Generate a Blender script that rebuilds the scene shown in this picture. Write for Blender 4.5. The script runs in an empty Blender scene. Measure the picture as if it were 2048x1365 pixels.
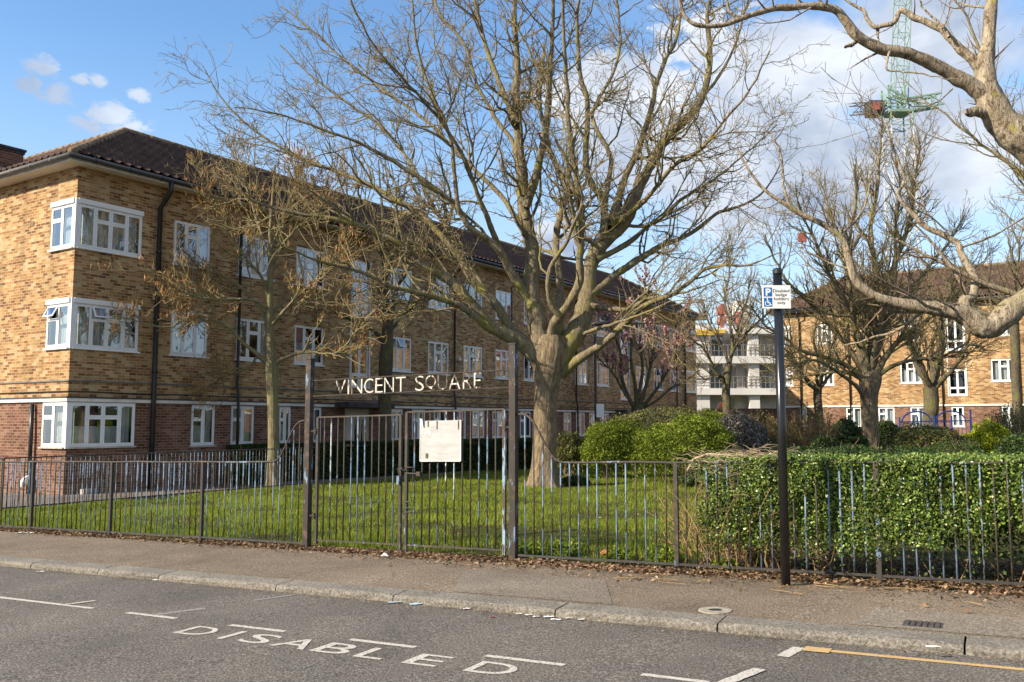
import bpy, math, random
import numpy as np
from mathutils import Vector, Matrix
R_ = math.radians
random.seed(7)
scene = bpy.context.scene
COL = scene.collection

# ------------------------------------------------------------------ camera
F_PX = 1792.0; CX = 1024.0; CY = 682.5; PITCH = math.atan(164 / 1792.0); EYE = 1.5
cam_d = bpy.data.cameras.new('camera'); cam = bpy.data.objects.new('camera', cam_d); COL.objects.link(cam)
cam_d.sensor_width = 36; cam_d.lens = 36 * F_PX / 2048; cam_d.clip_end = 3000; cam_d.clip_start = 0.05
cam.location = (0, 0, EYE); cam.rotation_euler = (R_(90) + PITCH, 0, 0)
scene.camera = cam

# ------------------------------------------------------------------ exposure, world, sun
scene.view_settings.view_transform = 'Standard'; scene.view_settings.look = 'None'
scene.view_settings.gamma = 1; scene.view_settings.exposure = 1.0
SUN_AZ = 246.0; SUN_EL = 29.0            # azimuth clockwise from the view direction (+Y)
sun_dir = Vector((math.sin(R_(SUN_AZ)) * math.cos(R_(SUN_EL)), math.cos(R_(SUN_AZ)) * math.cos(R_(SUN_EL)), math.sin(R_(SUN_EL))))
sd = bpy.data.lights.new('sun', 'SUN'); sd.energy = 4.5; sd.angle = R_(0.6); sd.color = (1, .87, .68)
so = bpy.data.objects.new('sun', sd); COL.objects.link(so)
so.rotation_euler = sun_dir.to_track_quat('Z', 'Y').to_euler(); so.location = (-20, -20, 30)

def pxray(x, y):
    dx = (x - CX) / F_PX; dy = -(y - CY) / F_PX
    return np.array([dx, math.cos(PITCH) - dy * math.sin(PITCH), math.sin(PITCH) + dy * math.cos(PITCH)])

world = bpy.data.worlds.new('World'); scene.world = world; world.use_nodes = True
wt = world.node_tree; wt.nodes.clear()
def N(t, k, **kw):
    n = t.nodes.new(k)
    for a, b in kw.items(): setattr(n, a, b)
    return n
def lk(t, a, b): t.links.new(a, b)
def mth(t, op, a, b=None, c=None, clamp=False):
    n = N(t, 'ShaderNodeMath', operation=op); n.use_clamp = clamp
    for i, v in enumerate((a, b, c)):
        if v is None: continue
        if isinstance(v, (int, float)): n.inputs[i].default_value = v
        else: lk(t, v, n.inputs[i])
    return n.outputs[0]
def ramp(t, fac, stops, interp='LINEAR'):
    n = N(t, 'ShaderNodeValToRGB'); cr = n.color_ramp; cr.interpolation = interp
    while len(cr.elements) < len(stops): cr.elements.new(0.5)
    for e, (p, c) in zip(cr.elements, stops):
        e.position = p; e.color = (c if len(c) == 4 else (*c, 1)) if not isinstance(c, (int, float)) else (c, c, c, 1)
    if fac is not None: lk(t, fac, n.inputs[0])
    return n.outputs[0]
def mixc(t, fac, a, b, blend='MIX'):
    n = N(t, 'ShaderNodeMix', data_type='RGBA', blend_type=blend)
    for s, v in ((n.inputs[0], fac), (n.inputs[6], a), (n.inputs[7], b)):
        if isinstance(v, (int, float)): s.default_value = v
        elif isinstance(v, tuple): s.default_value = (*v, 1)
        else: lk(t, v, s)
    return n.outputs[2]
def noise(t, vec, scale, detail=3, rough=.55, dist=0, out=0):
    n = N(t, 'ShaderNodeTexNoise'); n.inputs['Scale'].default_value = scale; n.inputs['Detail'].default_value = detail
    n.inputs['Roughness'].default_value = rough; n.inputs['Distortion'].default_value = dist
    if vec is not None: lk(t, vec, n.inputs['Vector'])
    return n.outputs[out]

def build_world():
    t = wt
    out = N(t, 'ShaderNodeOutputWorld'); bg = N(t, 'ShaderNodeBackground'); lk(t, bg.outputs[0], out.inputs[0])
    sky = N(t, 'ShaderNodeTexSky', sky_type='NISHITA'); sky.sun_disc = False
    sky.sun_elevation = R_(SUN_EL); sky.sun_rotation = R_(SUN_AZ); sky.altitude = 50
    sky.air_density = 1.3; sky.dust_density = .3; sky.ozone_density = 2.2
    tc = N(t, 'ShaderNodeTexCoord'); d = tc.outputs['Generated']
    # stretch clouds horizontally: scale z
    mp = N(t, 'ShaderNodeMapping'); mp.inputs['Scale'].default_value = (1, 1, 1.7); lk(t, d, mp.inputs[0]); v = mp.outputs[0]
    n1 = noise(t, v, 5.5, 7, .58, .3); n2 = noise(t, v, 34, 7, .66, .6)
    masks = []
    def blob(px, py, r, amp, soft=1.0, w=1.0):
        c = pxray(px, py); c = c / np.linalg.norm(c); c = c * np.array([1, 1, 1.7])
        s = N(t, 'ShaderNodeVectorMath', operation='DISTANCE'); lk(t, v, s.inputs[0]); s.inputs[1].default_value = tuple(c)
        a = mth(t, 'ADD', s.outputs['Value'], mth(t, 'MULTIPLY', mth(t, 'SUBTRACT', .5, n2 if r < .08 else n1), amp))
        m = N(t, 'ShaderNodeMapRange', interpolation_type='SMOOTHSTEP'); lk(t, a, m.inputs[0])
        m.inputs[1].default_value = r; m.inputs[2].default_value = r * (1 - .75 * soft); m.inputs[3].default_value = 0; m.inputs[4].default_value = w
        masks.append(m.outputs[0])
    for (x, y, r) in ((88, 136, .022), (66, 168, .016), (112, 186, .022), (275, 190, .013), (200, 163, .011), (160, 160, .010),
                      (225, 245, .034), (262, 255, .02), (190, 250, .018), (600, 316, .024)):
        blob(x, y, r * 1.02, r * 3.6, 1.0, .8)
    for (x, y, r, a) in ((1200, 200, .09, .30), (1420, 90, .07, .22), (1330, 330, .13, .32), (1640, 130, .13, .3),
                         (1450, 420, .09, .26), (1560, 300, .14, .34), (1850, 60, .16, .3), (1120, 480, .05, .2), (1900, 330, .17, .36)):
        blob(x, y, r, a, .7)
    m = masks[0]
    for k in masks[1:]: m = mth(t, 'MAXIMUM', m, k)
    # general thin coverage towards the right and away from the view
    sx = N(t, 'ShaderNodeSeparateXYZ'); lk(t, d, sx.inputs[0])
    side = mth(t, 'MULTIPLY', mth(t, 'ADD', sx.outputs[0], .05), 1.5, clamp=True)
    veil = mth(t, 'MULTIPLY', side, mth(t, 'MULTIPLY', mth(t, 'SUBTRACT', n1, .38), 1.5, clamp=True), clamp=True)
    m = mth(t, 'MAXIMUM', m, veil)
    # unseen bright cloud added behind the camera for a stronger, neutral fill light
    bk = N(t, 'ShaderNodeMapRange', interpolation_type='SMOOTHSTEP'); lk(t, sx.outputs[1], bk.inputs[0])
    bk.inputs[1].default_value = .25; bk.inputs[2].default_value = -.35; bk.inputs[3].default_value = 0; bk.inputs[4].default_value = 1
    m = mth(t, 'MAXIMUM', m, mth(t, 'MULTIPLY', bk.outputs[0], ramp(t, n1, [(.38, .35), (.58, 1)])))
    # low haze
    low = N(t, 'ShaderNodeMapRange', interpolation_type='SMOOTHSTEP'); lk(t, sx.outputs[2], low.inputs[0])
    low.inputs[1].default_value = .42; low.inputs[2].default_value = 0.0; low.inputs[3].default_value = 0; low.inputs[4].default_value = .75
    skyc = mixc(t, 1.0, sky.outputs[0], (.074, .094, .115), 'MULTIPLY')
    skyc = mixc(t, low.outputs[0], skyc, (.37, .45, .55))
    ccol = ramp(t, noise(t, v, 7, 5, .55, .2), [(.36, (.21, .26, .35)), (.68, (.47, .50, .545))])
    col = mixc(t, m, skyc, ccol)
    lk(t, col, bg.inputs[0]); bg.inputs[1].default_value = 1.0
build_world()
scene.cycles.max_bounces = 6; scene.cycles.transparent_max_bounces = 16

# ------------------------------------------------------------------ ground frame
RD = np.array([.877, -.48]); RN = np.array([.48, .877])     # along the road (to the right), across it (away from the camera)
def zg(x, y): return .07 + .02 * (.877 * x - .48 * y)        # the site falls 2% to the left
def rp(al, pe, dz=0.0):                                      # road frame -> world
    x, y = RD * al + RN * pe
    return np.array([x, y, zg(x, y) + dz])
def gpx(x, y, off=0.0):
    r = pxray(x, y); t = (.07 + off - EYE) / (r[2] - .02 * (.877 * r[0] - .48 * r[1])); return np.array([0, 0, EYE]) + r * t
def fpx(x, pe=8.85):                                         # along-road position of an image column on the plane across=pe
    p = (x - CX) / F_PX; t = pe / (RN[0] * p + RN[1]); return t * (RD[0] * p + RD[1])
def wpx(x, y, depth):                                        # a point of the photograph at a real distance
    r = pxray(x, y); return np.array([0, 0, EYE]) + r * (depth / r[1])
def hpx(x, depth):                                           # ground point below an image column
    X = (x - CX) / F_PX * depth; return np.array([X, depth, zg(X, depth)])

# ------------------------------------------------------------------ materials
M = {}
def mat(name, rough=.8, spec=.3, metal=0):
    m = bpy.data.materials.new(name); m.use_nodes = True; t = m.node_tree
    b = t.nodes['Principled BSDF']; b.inputs['Roughness'].default_value = rough
    b.inputs['Specular IOR Level'].default_value = spec; b.inputs['Metallic'].default_value = metal
    M[name] = m; return m, t, b
def oc(t, scale=(1, 1, 1), src='Object'):
    tc = N(t, 'ShaderNodeTexCoord'); mp = N(t, 'ShaderNodeMapping'); mp.inputs['Scale'].default_value = scale
    lk(t, tc.outputs[src], mp.inputs[0]); return mp.outputs[0]
def gc(t, scale=(1, 1, 1)):
    g = N(t, 'ShaderNodeNewGeometry'); mp = N(t, 'ShaderNodeMapping'); mp.inputs['Scale'].default_value = scale
    lk(t, g.outputs['Position'], mp.inputs[0]); return mp.outputs[0]
def bump(t, b, h, strength=.3, dist=.01):
    n = N(t, 'ShaderNodeBump'); n.inputs['Strength'].default_value = strength; n.inputs['Distance'].default_value = dist
    lk(t, h, n.inputs['Height']); lk(t, n.outputs[0], b.inputs['Normal'])
def simple(name, c, rough=.7, spec=.3, metal=0, var=.25, scale=6, bmp=0):
    m, t, b = mat(name, rough, spec, metal)
    n = noise(t, gc(t), scale, 4)
    lo = tuple(k * (1 - var) for k in c); hi = tuple(min(1, k * (1 + var)) for k in c)
    lk(t, ramp(t, n, [(.3, lo), (.7, hi)]), b.inputs['Base Color'])
    if bmp: bump(t, b, noise(t, gc(t), scale * 8, 3), bmp)
    return m

def brick_mat(name, cols, mortar, stain=.35, w=.213, h=.063, mo=.015, seedx=0):
    m, t, b = mat(name, .9, .15)
    v = oc(t, (1, 1, 1), 'UV')
    br = N(t, 'ShaderNodeTexBrick'); br.offset = .5; br.inputs['Scale'].default_value = 1
    br.inputs['Color1'].default_value = (0, 0, 0, 1); br.inputs['Color2'].default_value = (1, 1, 1, 1); br.inputs['Mortar'].default_value = (.5, .5, .5, 1)
    br.inputs['Brick Width'].default_value = w + mo; br.inputs['Row Height'].default_value = h + mo
    br.inputs['Mortar Size'].default_value = mo * .5; br.inputs['Mortar Smooth'].default_value = .15; br.inputs['Bias'].default_value = 0
    lk(t, v, br.inputs['Vector'])
    big = noise(t, v, .35, 3); wob = mth(t, 'ADD', br.outputs['Color'], mth(t, 'MULTIPLY', mth(t, 'SUBTRACT', big, .5), .7))
    c = ramp(t, wob, cols, 'LINEAR')
    fine = noise(t, v, 22, 4, .7)
    c = mixc(t, .5, c, ramp(t, fine, [(.3, .55), (.72, 1.25)]), 'MULTIPLY')
    c = mixc(t, br.outputs['Fac'], c, mortar)
    st = noise(t, oc(t, (1.2, .25, 1), 'UV'), .9, 5, .65)
    c = mixc(t, stain, c, ramp(t, st, [(.33, .5), (.5, .95), (.66, 1.2)]), 'MULTIPLY')
    lk(t, c, b.inputs['Base Color'])
    bump(t, b, mth(t, 'ADD', mth(t, 'MULTIPLY', br.outputs['Fac'], -1.0), mth(t, 'MULTIPLY', fine, .4)), .5, .008)
brick_mat('yellow_brick', [(.0, (.15, .075, .038)), (.2, (.25, .12, .050)), (.5, (.355, .20, .083)), (.75, (.43, .275, .125)), (1, (.47, .36, .21))], (.43, .34, .22), .6)
brick_mat('red_brick', [(0, (.10, .045, .03)), (.35, (.15, .068, .046)), (.7, (.20, .097, .067)), (1, (.25, .15, .105))], (.29, .215, .155), .55)
brick_mat('panel_brick', [(0, (.12, .04, .02)), (.5, (.2, .08, .04)), (1, (.36, .2, .09))], (.35, .25, .15), .3, .105, .065)

def asphalt(name, lo, hi, speck, patch=.3, warm=1.0):
    m, t, b = mat(name, .9, .2); v = gc(t)
    n = noise(t, v, 62, 2, .9); n2 = noise(t, v, 1.1, 5, .6); n3 = noise(t, v, 150, 2, .7)
    c = ramp(t, n, [(.32, lo), (.52, hi), (.70, speck)])
    c = mixc(t, patch, c, ramp(t, n2, [(.3, .55), (.7, 1.2)]), 'MULTIPLY')
    c = mixc(t, .45, c, ramp(t, n3, [(.3, .5), (.7, 1.35)]), 'MULTIPLY')
    vo = N(t, 'ShaderNodeTexVoronoi', feature='DISTANCE_TO_EDGE'); vo.inputs['Scale'].default_value = .55
    wv = N(t, 'ShaderNodeVectorMath', operation='ADD'); lk(t, v, wv.inputs[0]); lk(t, noise(t, v, 3, 4, .6, 0, 1), wv.inputs[1]); lk(t, wv.outputs[0], vo.inputs['Vector'])
    st2 = noise(t, gc(t, (1, 1, 1)), .45, 6, .65, .5); c = mixc(t, .7, c, ramp(t, st2, [(.34, .62), (.5, 1.0), (.64, 1.18)]), 'MULTIPLY')
    crack = ramp(t, vo.outputs['Distance'], [(0, .5), (.010, 1)])
    c = mixc(t, .6, c, crack, 'MULTIPLY')
    lk(t, c, b.inputs['Base Color']); bump(t, b, mth(t, 'ADD', n, n3), .8, .012)
asphalt('asphalt', (.058, .052, .044), (.170, .153, .132), (.44, .40, .34), .35)
asphalt('pavement', (.075, .057, .040), (.245, .192, .137), (.54, .44, .33), .4)
asphalt('pavement_patch', (.10, .082, .062), (.26, .22, .172), (.5, .43, .34), .3)
asphalt('path_paving', (.15, .12, .10), (.23, .19, .155), (.34, .29, .24), .3)

m, t, b = mat('kerb_stone', .9, .2); v = gc(t)
c = ramp(t, noise(t, v, 45, 5, .75), [(.3, (.09, .078, .062)), (.5, (.27, .245, .205)), (.72, (.48, .445, .385))])
c = mixc(t, .5, c, ramp(t, noise(t, v, 2.5, 5), [(.3, .5), (.65, 1.15)]), 'MULTIPLY')
lk(t, c, b.inputs['Base Color']); bump(t, b, noise(t, v, 30, 5, .75), 1.0, .035)

m, t, b = mat('lawn_soil', .95, .1); v = gc(t)
c = ramp(t, noise(t, v, 2.2, 6, .7), [(.25, (.05, .04, .02)), (.45, (.06, .06, .018)), (.7, (.085, .11, .018))])
c = mixc(t, .6, c, ramp(t, noise(t, v, 45, 4, .8), [(.3, .45), (.7, 1.3)]), 'MULTIPLY'); lk(t, c, b.inputs['Base Color'])
bump(t, b, noise(t, v, 30, 4, .7), 1, .04)

def leafmat(name, stops, rough=.5, spec=.4, trans=.25, sc=3):
    m, t, b = mat(name, rough, spec)
    oi = N(t, 'ShaderNodeNewGeometry')
    c = ramp(t, oi.outputs['Random Per Island'], stops)
    c = mixc(t, .75, c, ramp(t, noise(t, gc(t), sc, 4, .65), [(.32, .45), (.66, 1.35)]), 'MULTIPLY')
    lk(t, c, b.inputs['Base Color'])
    if trans:
        tr = N(t, 'ShaderNodeBsdfTranslucent'); lk(t, c, tr.inputs[0]); mx = N(t, 'ShaderNodeMixShader'); mx.inputs[0].default_value = trans
        o = t.nodes['Material Output']; lk(t, b.outputs[0], mx.inputs[1]); lk(t, tr.outputs[0], mx.inputs[2]); lk(t, mx.outputs[0], o.inputs[0])
leafmat('grass_blade', [(0, (.10, .16, .012)), (.5, (.225, .30, .022)), (.85, (.35, .40, .04)), (1, (.52, .46, .17))], .6, .2, .5, 5)
leafmat('privet_leaf', [(0, (.04, .08, .012)), (.4, (.11, .18, .028)), (.85, (.24, .33, .055)), (1, (.33, .31, .10))], .36, .5, .22)
leafmat('round_leaf', [(0, (.06, .095, .008)), (.5, (.16, .22, .018)), (1, (.32, .37, .045))], .6, .25, .3)
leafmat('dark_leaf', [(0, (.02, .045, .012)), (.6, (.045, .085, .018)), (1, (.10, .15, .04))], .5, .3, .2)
leafmat('grey_leaf', [(0, (.07, .06, .045)), (.6, (.22, .19, .15)), (1, (.38, .34, .28))], .6, .3, .15)
leafmat('olive_leaf', [(0, (.06, .07, .02)), (.6, (.15, .16, .04)), (1, (.27, .24, .08))], .5, .3, .2)
leafmat('lime_leaf', [(0, (.16, .22, .01)), (.6, (.35, .42, .02)), (1, (.5, .5, .04))], .5, .3, .3)
leafmat('blossom', [(0, (.42, .18, .19)), (.6, (.75, .45, .46)), (1, (.9, .7, .68))], .7, .2, .35)
leafmat('dry_leaf', [(0, (.09, .055, .033)), (.5, (.22, .135, .08)), (1, (.42, .30, .19))], .8, .15, .15)
leafmat('catkin', [(0, (.22, .10, .04)), (.6, (.38, .18, .07)), (1, (.5, .30, .14))], .7, .2, .2)

def bark(name, a, bb, lich, lo=.52, hi=.62, sc=2.5, band=False):
    m, t, b = mat(name, .85, .2); v = gc(t)
    vs = gc(t, (1, 1, .22)); n = noise(t, vs, 18, 6, .7, .4)
    c = ramp(t, n, [(.3, a), (.7, bb)])
    if band:
        c = mixc(t, ramp(t, noise(t, gc(t, (2.2, 1, .9)), 13, 6, .75, .8), [(.53, 0), (.58, .85)]), c, (.09, .055, .035))
    if lich:
        f = ramp(t, noise(t, v, sc, 6, .65), [(lo, 0), (hi, .85)])
        c = mixc(t, f, c, lich)
        c = mixc(t, ramp(t, noise(t, v, sc * 2.3, 5, .7), [(.64, 0), (.70, .7)]), c, (.36, .33, .03))
    c = mixc(t, .4, c, ramp(t, noise(t, v, 60, 3, .7), [(.3, .5), (.7, 1.3)]), 'MULTIPLY')
    lk(t, c, b.inputs['Base Color']); bump(t, b, n, 1.0, .05)
bark('bark_grey', (.05, .033, .02), (.36, .28, .18), (.19, .17, .07), .60, .72)
bark('bark_limb', (.075, .058, .036), (.33, .275, .18), (.23, .21, .05), .50, .64, 1.8)
bark('bark_small', (.11, .09, .05), (.30, .25, .155), (.23, .215, .10), .45, .6)
bark('bark_dark', (.05, .04, .028), (.17, .14, .095), (.14, .14, .05))
bark('bark_birch', (.20, .15, .095), (.50, .43, .32), (.27, .25, .10), .60, .70, 1.5, True)
simple('twig', (.235, .185, .095), .8, .2, var=.4, scale=1.2)
simple('twig_gold', (.31, .235, .105), .8, .2, var=.4, scale=1.2)
simple('twig_grey', (.24, .19, .11), .8, .2, var=.4, scale=1.2)
simple('twig_dark', (.13, .09, .06), .8, .2, var=.4, scale=1.2)
simple('twig_tan', (.26, .175, .085), .8, .2, var=.4, scale=3)

def flaky(name, thr, blue=(.09, .155, .26), pale=(.21, .28, .35), brown=(.043, .036, .030), rust=(.115, .070, .045)):
    m, t, b = mat(name, .65, .35)
    v = gc(t, (1, 1, .25)); n = noise(t, v, 22, 5, .65); n2 = noise(t, gc(t), 1.6, 2)
    f = ramp(t, mth(t, 'ADD', n, mth(t, 'MULTIPLY', mth(t, 'SUBTRACT', n2, .5), .7)), [(thr, 0), (thr + .03, 1)])
    base = ramp(t, noise(t, gc(t), 9, 4), [(.35, brown), (.55, brown), (.7, rust)])
    pc = ramp(t, noise(t, v, 40, 3), [(.35, blue), (.65, pale)])
    lk(t, mixc(t, f, base, pc), b.inputs['Base Color']); bump(t, b, n, .5, .004)
flaky('flaky_bar', .46); flaky('flaky_rust', .66); flaky('flaky_pale', .47, pale=(.7, .68, .62))
flaky('flaky_post', .63, brown=(.035, .027, .022), rust=(.10, .06, .04)); flaky('flaky_letter', .44, blue=(.46, .43, .38), pale=(.55, .52, .46), rust=(.36, .17, .07))
simple('black_iron', (.03, .028, .026), .6, .4, var=.4, scale=14)
simple('black_gloss', (.008, .008, .009), .22, .6, var=.2)
simple('black_plastic', (.015, .016, .018), .4, .5)
simple('grey_plastic', (.16, .15, .14), .5, .4)
simple('white_upvc', (.74, .75, .76), .35, .45, var=.05, scale=3)
simple('white_paint', (.62, .60, .56), .6, .3, var=.18, scale=4)
simple('soffit_paint', (.62, .56, .46), .7, .2, var=.1, scale=2)
simple('cream_paint', (.55, .50, .40), .6, .3, var=.1)
simple('lead', (.045, .045, .05), .6, .4, var=.5, scale=5)
simple('sill_stone', (.42, .38, .32), .85, .2, var=.3, scale=5)
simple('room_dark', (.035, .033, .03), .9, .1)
simple('net_curtain', (.55, .56, .54), .9, .1, var=.12, scale=8)
simple('sign_white', (.80, .80, .78), .45, .4, var=.04)
simple('sign_blue', (.005, .13, .42), .45, .4, var=.04)
simple('sign_black', (.012, .012, .014), .5, .3, var=.05)
simple('concrete_white', (.60, .585, .56), .85, .2, var=.1, scale=.6)
simple('slab_grey', (.36, .34, .32), .85, .2, var=.2, scale=.7)
simple('yellow_rail', (.65, .42, .06), .6, .3)
simple('crane_green', (.22, .34, .27), .5, .4)  # green paled: distance haze put into the colour
simple('crane_white', (.6, .6, .58), .5, .4)
simple('hoist_red', (.34, .10, .08), .5, .4)
simple('play_blue', (.012, .035, .17), .45, .4)
simple('paper', (.78, .78, .76), .6, .3, var=.12, scale=30)
simple('plastic_blue', (.45, .6, .7), .3, .5, var=.2, scale=30)
simple('orange_plastic', (.7, .14, .04), .5, .4)
simple('cast_iron', (.07, .06, .055), .7, .4, var=.5, scale=30, bmp=.5)
simple('roof_flash', (.30, .31, .33), .6, .4, var=.2)

m, t, b = mat('notice_paint', .5, .35); v = gc(t)
c = ramp(t, noise(t, gc(t, (1, 1, 4)), 5, 5, .7), [(.3, (.33, .33, .32)), (.6, (.42, .425, .425))])
lk(t, mixc(t, ramp(t, noise(t, v, 9, 5, .7), [(.66, 0), (.72, .7)]), c, (.30, .22, .15)), b.inputs['Base Color'])

def paint(name, c, wear):
    m, t, b = mat(name, .8, .2); v = gc(t)
    f = ramp(t, noise(t, v, 55, 4, .75), [(wear, 0), (wear + .12, 1)])
    n = noise(t, v, 240, 2, .7)
    cc = mixc(t, .25, (*c,)[:3], ramp(t, n, [(.3, .6), (.7, 1.2)]), 'MULTIPLY')
    lk(t, mixc(t, f, (.12, .11, .105), cc), b.inputs['Base Color']); bump(t, b, n, .5, .006)
paint('road_white', (.58, .54, .47), .36); paint('road_faded', (.30, .28, .27), .36); paint('road_yellow', (.56, .38, .17), .32)

m, t, b = mat('roof_tile', .8, .2); v = oc(t, (1, 1, 1), 'UV')
c = ramp(t, noise(t, v, 1.4, 5, .6), [(.3, (.040, .025, .021)), (.7, (.092, .056, .044))])
vo = N(t, 'ShaderNodeTexVoronoi'); vo.inputs['Scale'].default_value = 3.2; lk(t, v, vo.inputs['Vector'])
c = mixc(t, .5, c, ramp(t, mth(t, 'FRACT', mth(t, 'MULTIPLY', vo.outputs['Color'], 1.0)), [(0, .6), (1, 1.4)]), 'MULTIPLY')
c = mixc(t, ramp(t, noise(t, v, 9, 5, .75), [(.68, 0), (.74, .6)]), c, (.34, .32, .26))
lk(t, c, b.inputs['Base Color'])
m, t, b = mat('ridge_tile', .9, .2); v = gc(t)
lk(t, ramp(t, noise(t, v, 6, 6, .7), [(.3, (.07, .055, .04)), (.5, (.20, .14, .085)), (.7, (.38, .27, .16))]), b.inputs['Base Color'])

m, t, b = mat('window_glass', .05, .5)
o = t.nodes['Material Output']; tr = N(t, 'ShaderNodeBsdfTransparent'); tr.inputs[0].default_value = (.8, .85, .86, 1)
gl = N(t, 'ShaderNodeBsdfGlossy'); gl.inputs['Roughness'].default_value = .015; gl.inputs[0].default_value = (.92, .95, 1, 1)
lw = N(t, 'ShaderNodeLayerWeight'); lw.inputs[0].default_value = .35; mx = N(t, 'ShaderNodeMixShader')
lk(t, mth(t, 'ADD', mth(t, 'MULTIPLY', lw.outputs['Facing'], .55), .13, clamp=True), mx.inputs[0])
nb = N(t, 'ShaderNodeBump'); nb.inputs['Strength'].default_value = .05; nb.inputs['Distance'].default_value = .02
lk(t, noise(t, gc(t), 2.2, 2), nb.inputs['Height']); lk(t, nb.outputs[0], gl.inputs['Normal'])
lk(t, tr.outputs[0], mx.inputs[1]); lk(t, gl.outputs[0], mx.inputs[2]); lk(t, mx.outputs[0], o.inputs[0])

# ------------------------------------------------------------------ object helpers
MW = {}
def thing(name, label, cat, loc=(0, 0, 0), rz=0.0, group=None):
    o = bpy.data.objects.new(name, None); COL.objects.link(o); o.empty_display_size = .2
    o.location = tuple(float(k) for k in loc); o.rotation_euler = (0, 0, rz)
    o['label'] = label; o['category'] = cat
    if group: o['group'] = group
    MW[o.name] = Matrix.Translation(Vector(o.location)) @ Matrix.Rotation(rz, 4, 'Z'); return o
def npmesh(name, V, Fs, UV=None, smooth=False):
    """V (n,3); Fs list of (m,k) int arrays"""
    me = bpy.data.meshes.new(name); V = np.asarray(V, dtype=np.float32)
    me.vertices.add(len(V)); me.vertices.foreach_set('co', V.ravel())
    Fs = [np.asarray(f, dtype=np.int32) for f in Fs if len(f)]
    idx = np.concatenate([f.ravel() for f in Fs]); tot = np.concatenate([np.full(len(f), f.shape[1], dtype=np.int32) for f in Fs])
    st = np.concatenate([[0], np.cumsum(tot)[:-1]]).astype(np.int32)
    me.loops.add(len(idx)); me.loops.foreach_set('vertex_index', idx)
    me.polygons.add(len(tot)); me.polygons.foreach_set('loop_start', st); me.polygons.foreach_set('loop_total', tot)
    if smooth: me.polygons.foreach_set('use_smooth', np.ones(len(tot), dtype=bool))
    if UV is not None:
        l = me.uv_layers.new(name='UVMap'); l.data.foreach_set('uv', np.asarray(UV, dtype=np.float32).ravel())
    me.update(calc_edges=True); me.validate(); return me
def link(name, me, m, parent=None, label=None, cat=None, group=None, kind=None):
    o = bpy.data.objects.new(name, me); COL.objects.link(o)
    if m is not None:
        for k in (m if isinstance(m, (list, tuple)) else [m]): me.materials.append(M[k])
    if parent is not None: o.parent = parent
    if label: o['label'] = label
    if cat: o['category'] = cat
    if group: o['group'] = group
    if kind: o['kind'] = kind
    return o
class MB:
    def __init__(s): s.v = []; s.f = []; s.uv = []; s.hasuv = False
    def face(s, pts, uv=None):
        i = len(s.v); s.v.extend([tuple(map(float, p)) for p in pts]); s.f.append(tuple(range(i, i + len(pts))))
        if uv is not None: s.hasuv = True
        s.uv.extend(uv if uv is not None else [(0, 0)] * len(pts)); return s
    def box(s, a, b, T=None):
        x0, y0, z0 = a; x1, y1, z1 = b
        P = [(x0, y0, z0), (x1, y0, z0), (x1, y1, z0), (x0, y1, z0), (x0, y0, z1), (x1, y0, z1), (x1, y1, z1), (x0, y1, z1)]
        if T is not None: P = [T(*p) for p in P]
        for q in ((0, 3, 2, 1), (4, 5, 6, 7), (0, 1, 5, 4), (1, 2, 6, 5), (2, 3, 7, 6), (3, 0, 4, 7)):
            s.face([P[k] for k in q])
        return s
    def tube(s, pts, r, n=8, cap=True):
        pts = [Vector(tuple(float(q) for q in p)) for p in pts]; rs = r if isinstance(r, (list, tuple)) else [r] * len(pts)
        i0 = len(s.v); prev = None
        for k, p in enumerate(pts):
            d = (pts[min(k + 1, len(pts) - 1)] - pts[max(k - 1, 0)]).normalized()
            if prev is None: a = d.orthogonal().normalized()
            else:
                a = prev - d * prev.dot(d)
                a = a.normalized() if a.length > 1e-6 else d.orthogonal().normalized()
            prev = a; bb = d.cross(a)
            for j in range(n):
                an = 2 * math.pi * j / n; s.v.append(tuple(p + (a * math.cos(an) + bb * math.sin(an)) * rs[k]))
        for k in range(len(pts) - 1):
            for j in range(n):
                q = (i0 + k * n + j, i0 + k * n + (j + 1) % n, i0 + (k + 1) * n + (j + 1) % n, i0 + (k + 1) * n + j)
                s.f.append(q); s.uv.extend([(0, 0)] * 4)
        if cap:
            s.f.append(tuple(i0 + j for j in range(n))[::-1]); s.uv.extend([(0, 0)] * n)
            s.f.append(tuple(i0 + (len(pts) - 1) * n + j for j in range(n))); s.uv.extend([(0, 0)] * n)
        return s
    def mesh(s, name, parent=None, smooth=False, world=True):
        V = s.v
        if parent is not None and world:
            iv = root_mat(parent).inverted(); V = [tuple(iv @ Vector(p)) for p in V]
        me = bpy.data.meshes.new(name); me.from_pydata(V, [], s.f)
        if s.hasuv:
            l = me.uv_layers.new(name='UVMap'); l.data.foreach_set('uv', np.asarray(s.uv, dtype=np.float32).ravel())
        if smooth: me.polygons.foreach_set('use_smooth', np.ones(len(me.polygons), dtype=bool))
        me.update(); return me
    def build(s, name, m, parent=None, smooth=False, world=True, **kw):
        return link(name, s.mesh(name, parent, smooth, world), m, parent, **kw)
def root_mat(o):
    while o.parent is not None: o = o.parent
    return MW.get(o.name, Matrix.Identity(4))
def bev(o, w=.01, seg=2):
    md = o.modifiers.new('bevel', 'BEVEL'); md.width = w; md.segments = seg; md.limit_method = 'ANGLE'; return o
def orig(o, me, loc):
    """move a finished single-mesh thing's origin to loc"""
    me.transform(Matrix.Translation(-Vector(tuple(float(k) for k in loc)))); o.location = tuple(float(k) for k in loc)
def structure(name, me, m): return link(name, me, m, kind='structure')
flaky('flaky_pale_blue', .46, blue=(.17, .26, .36), pale=(.28, .36, .44), brown=(.07, .05, .04))
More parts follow.
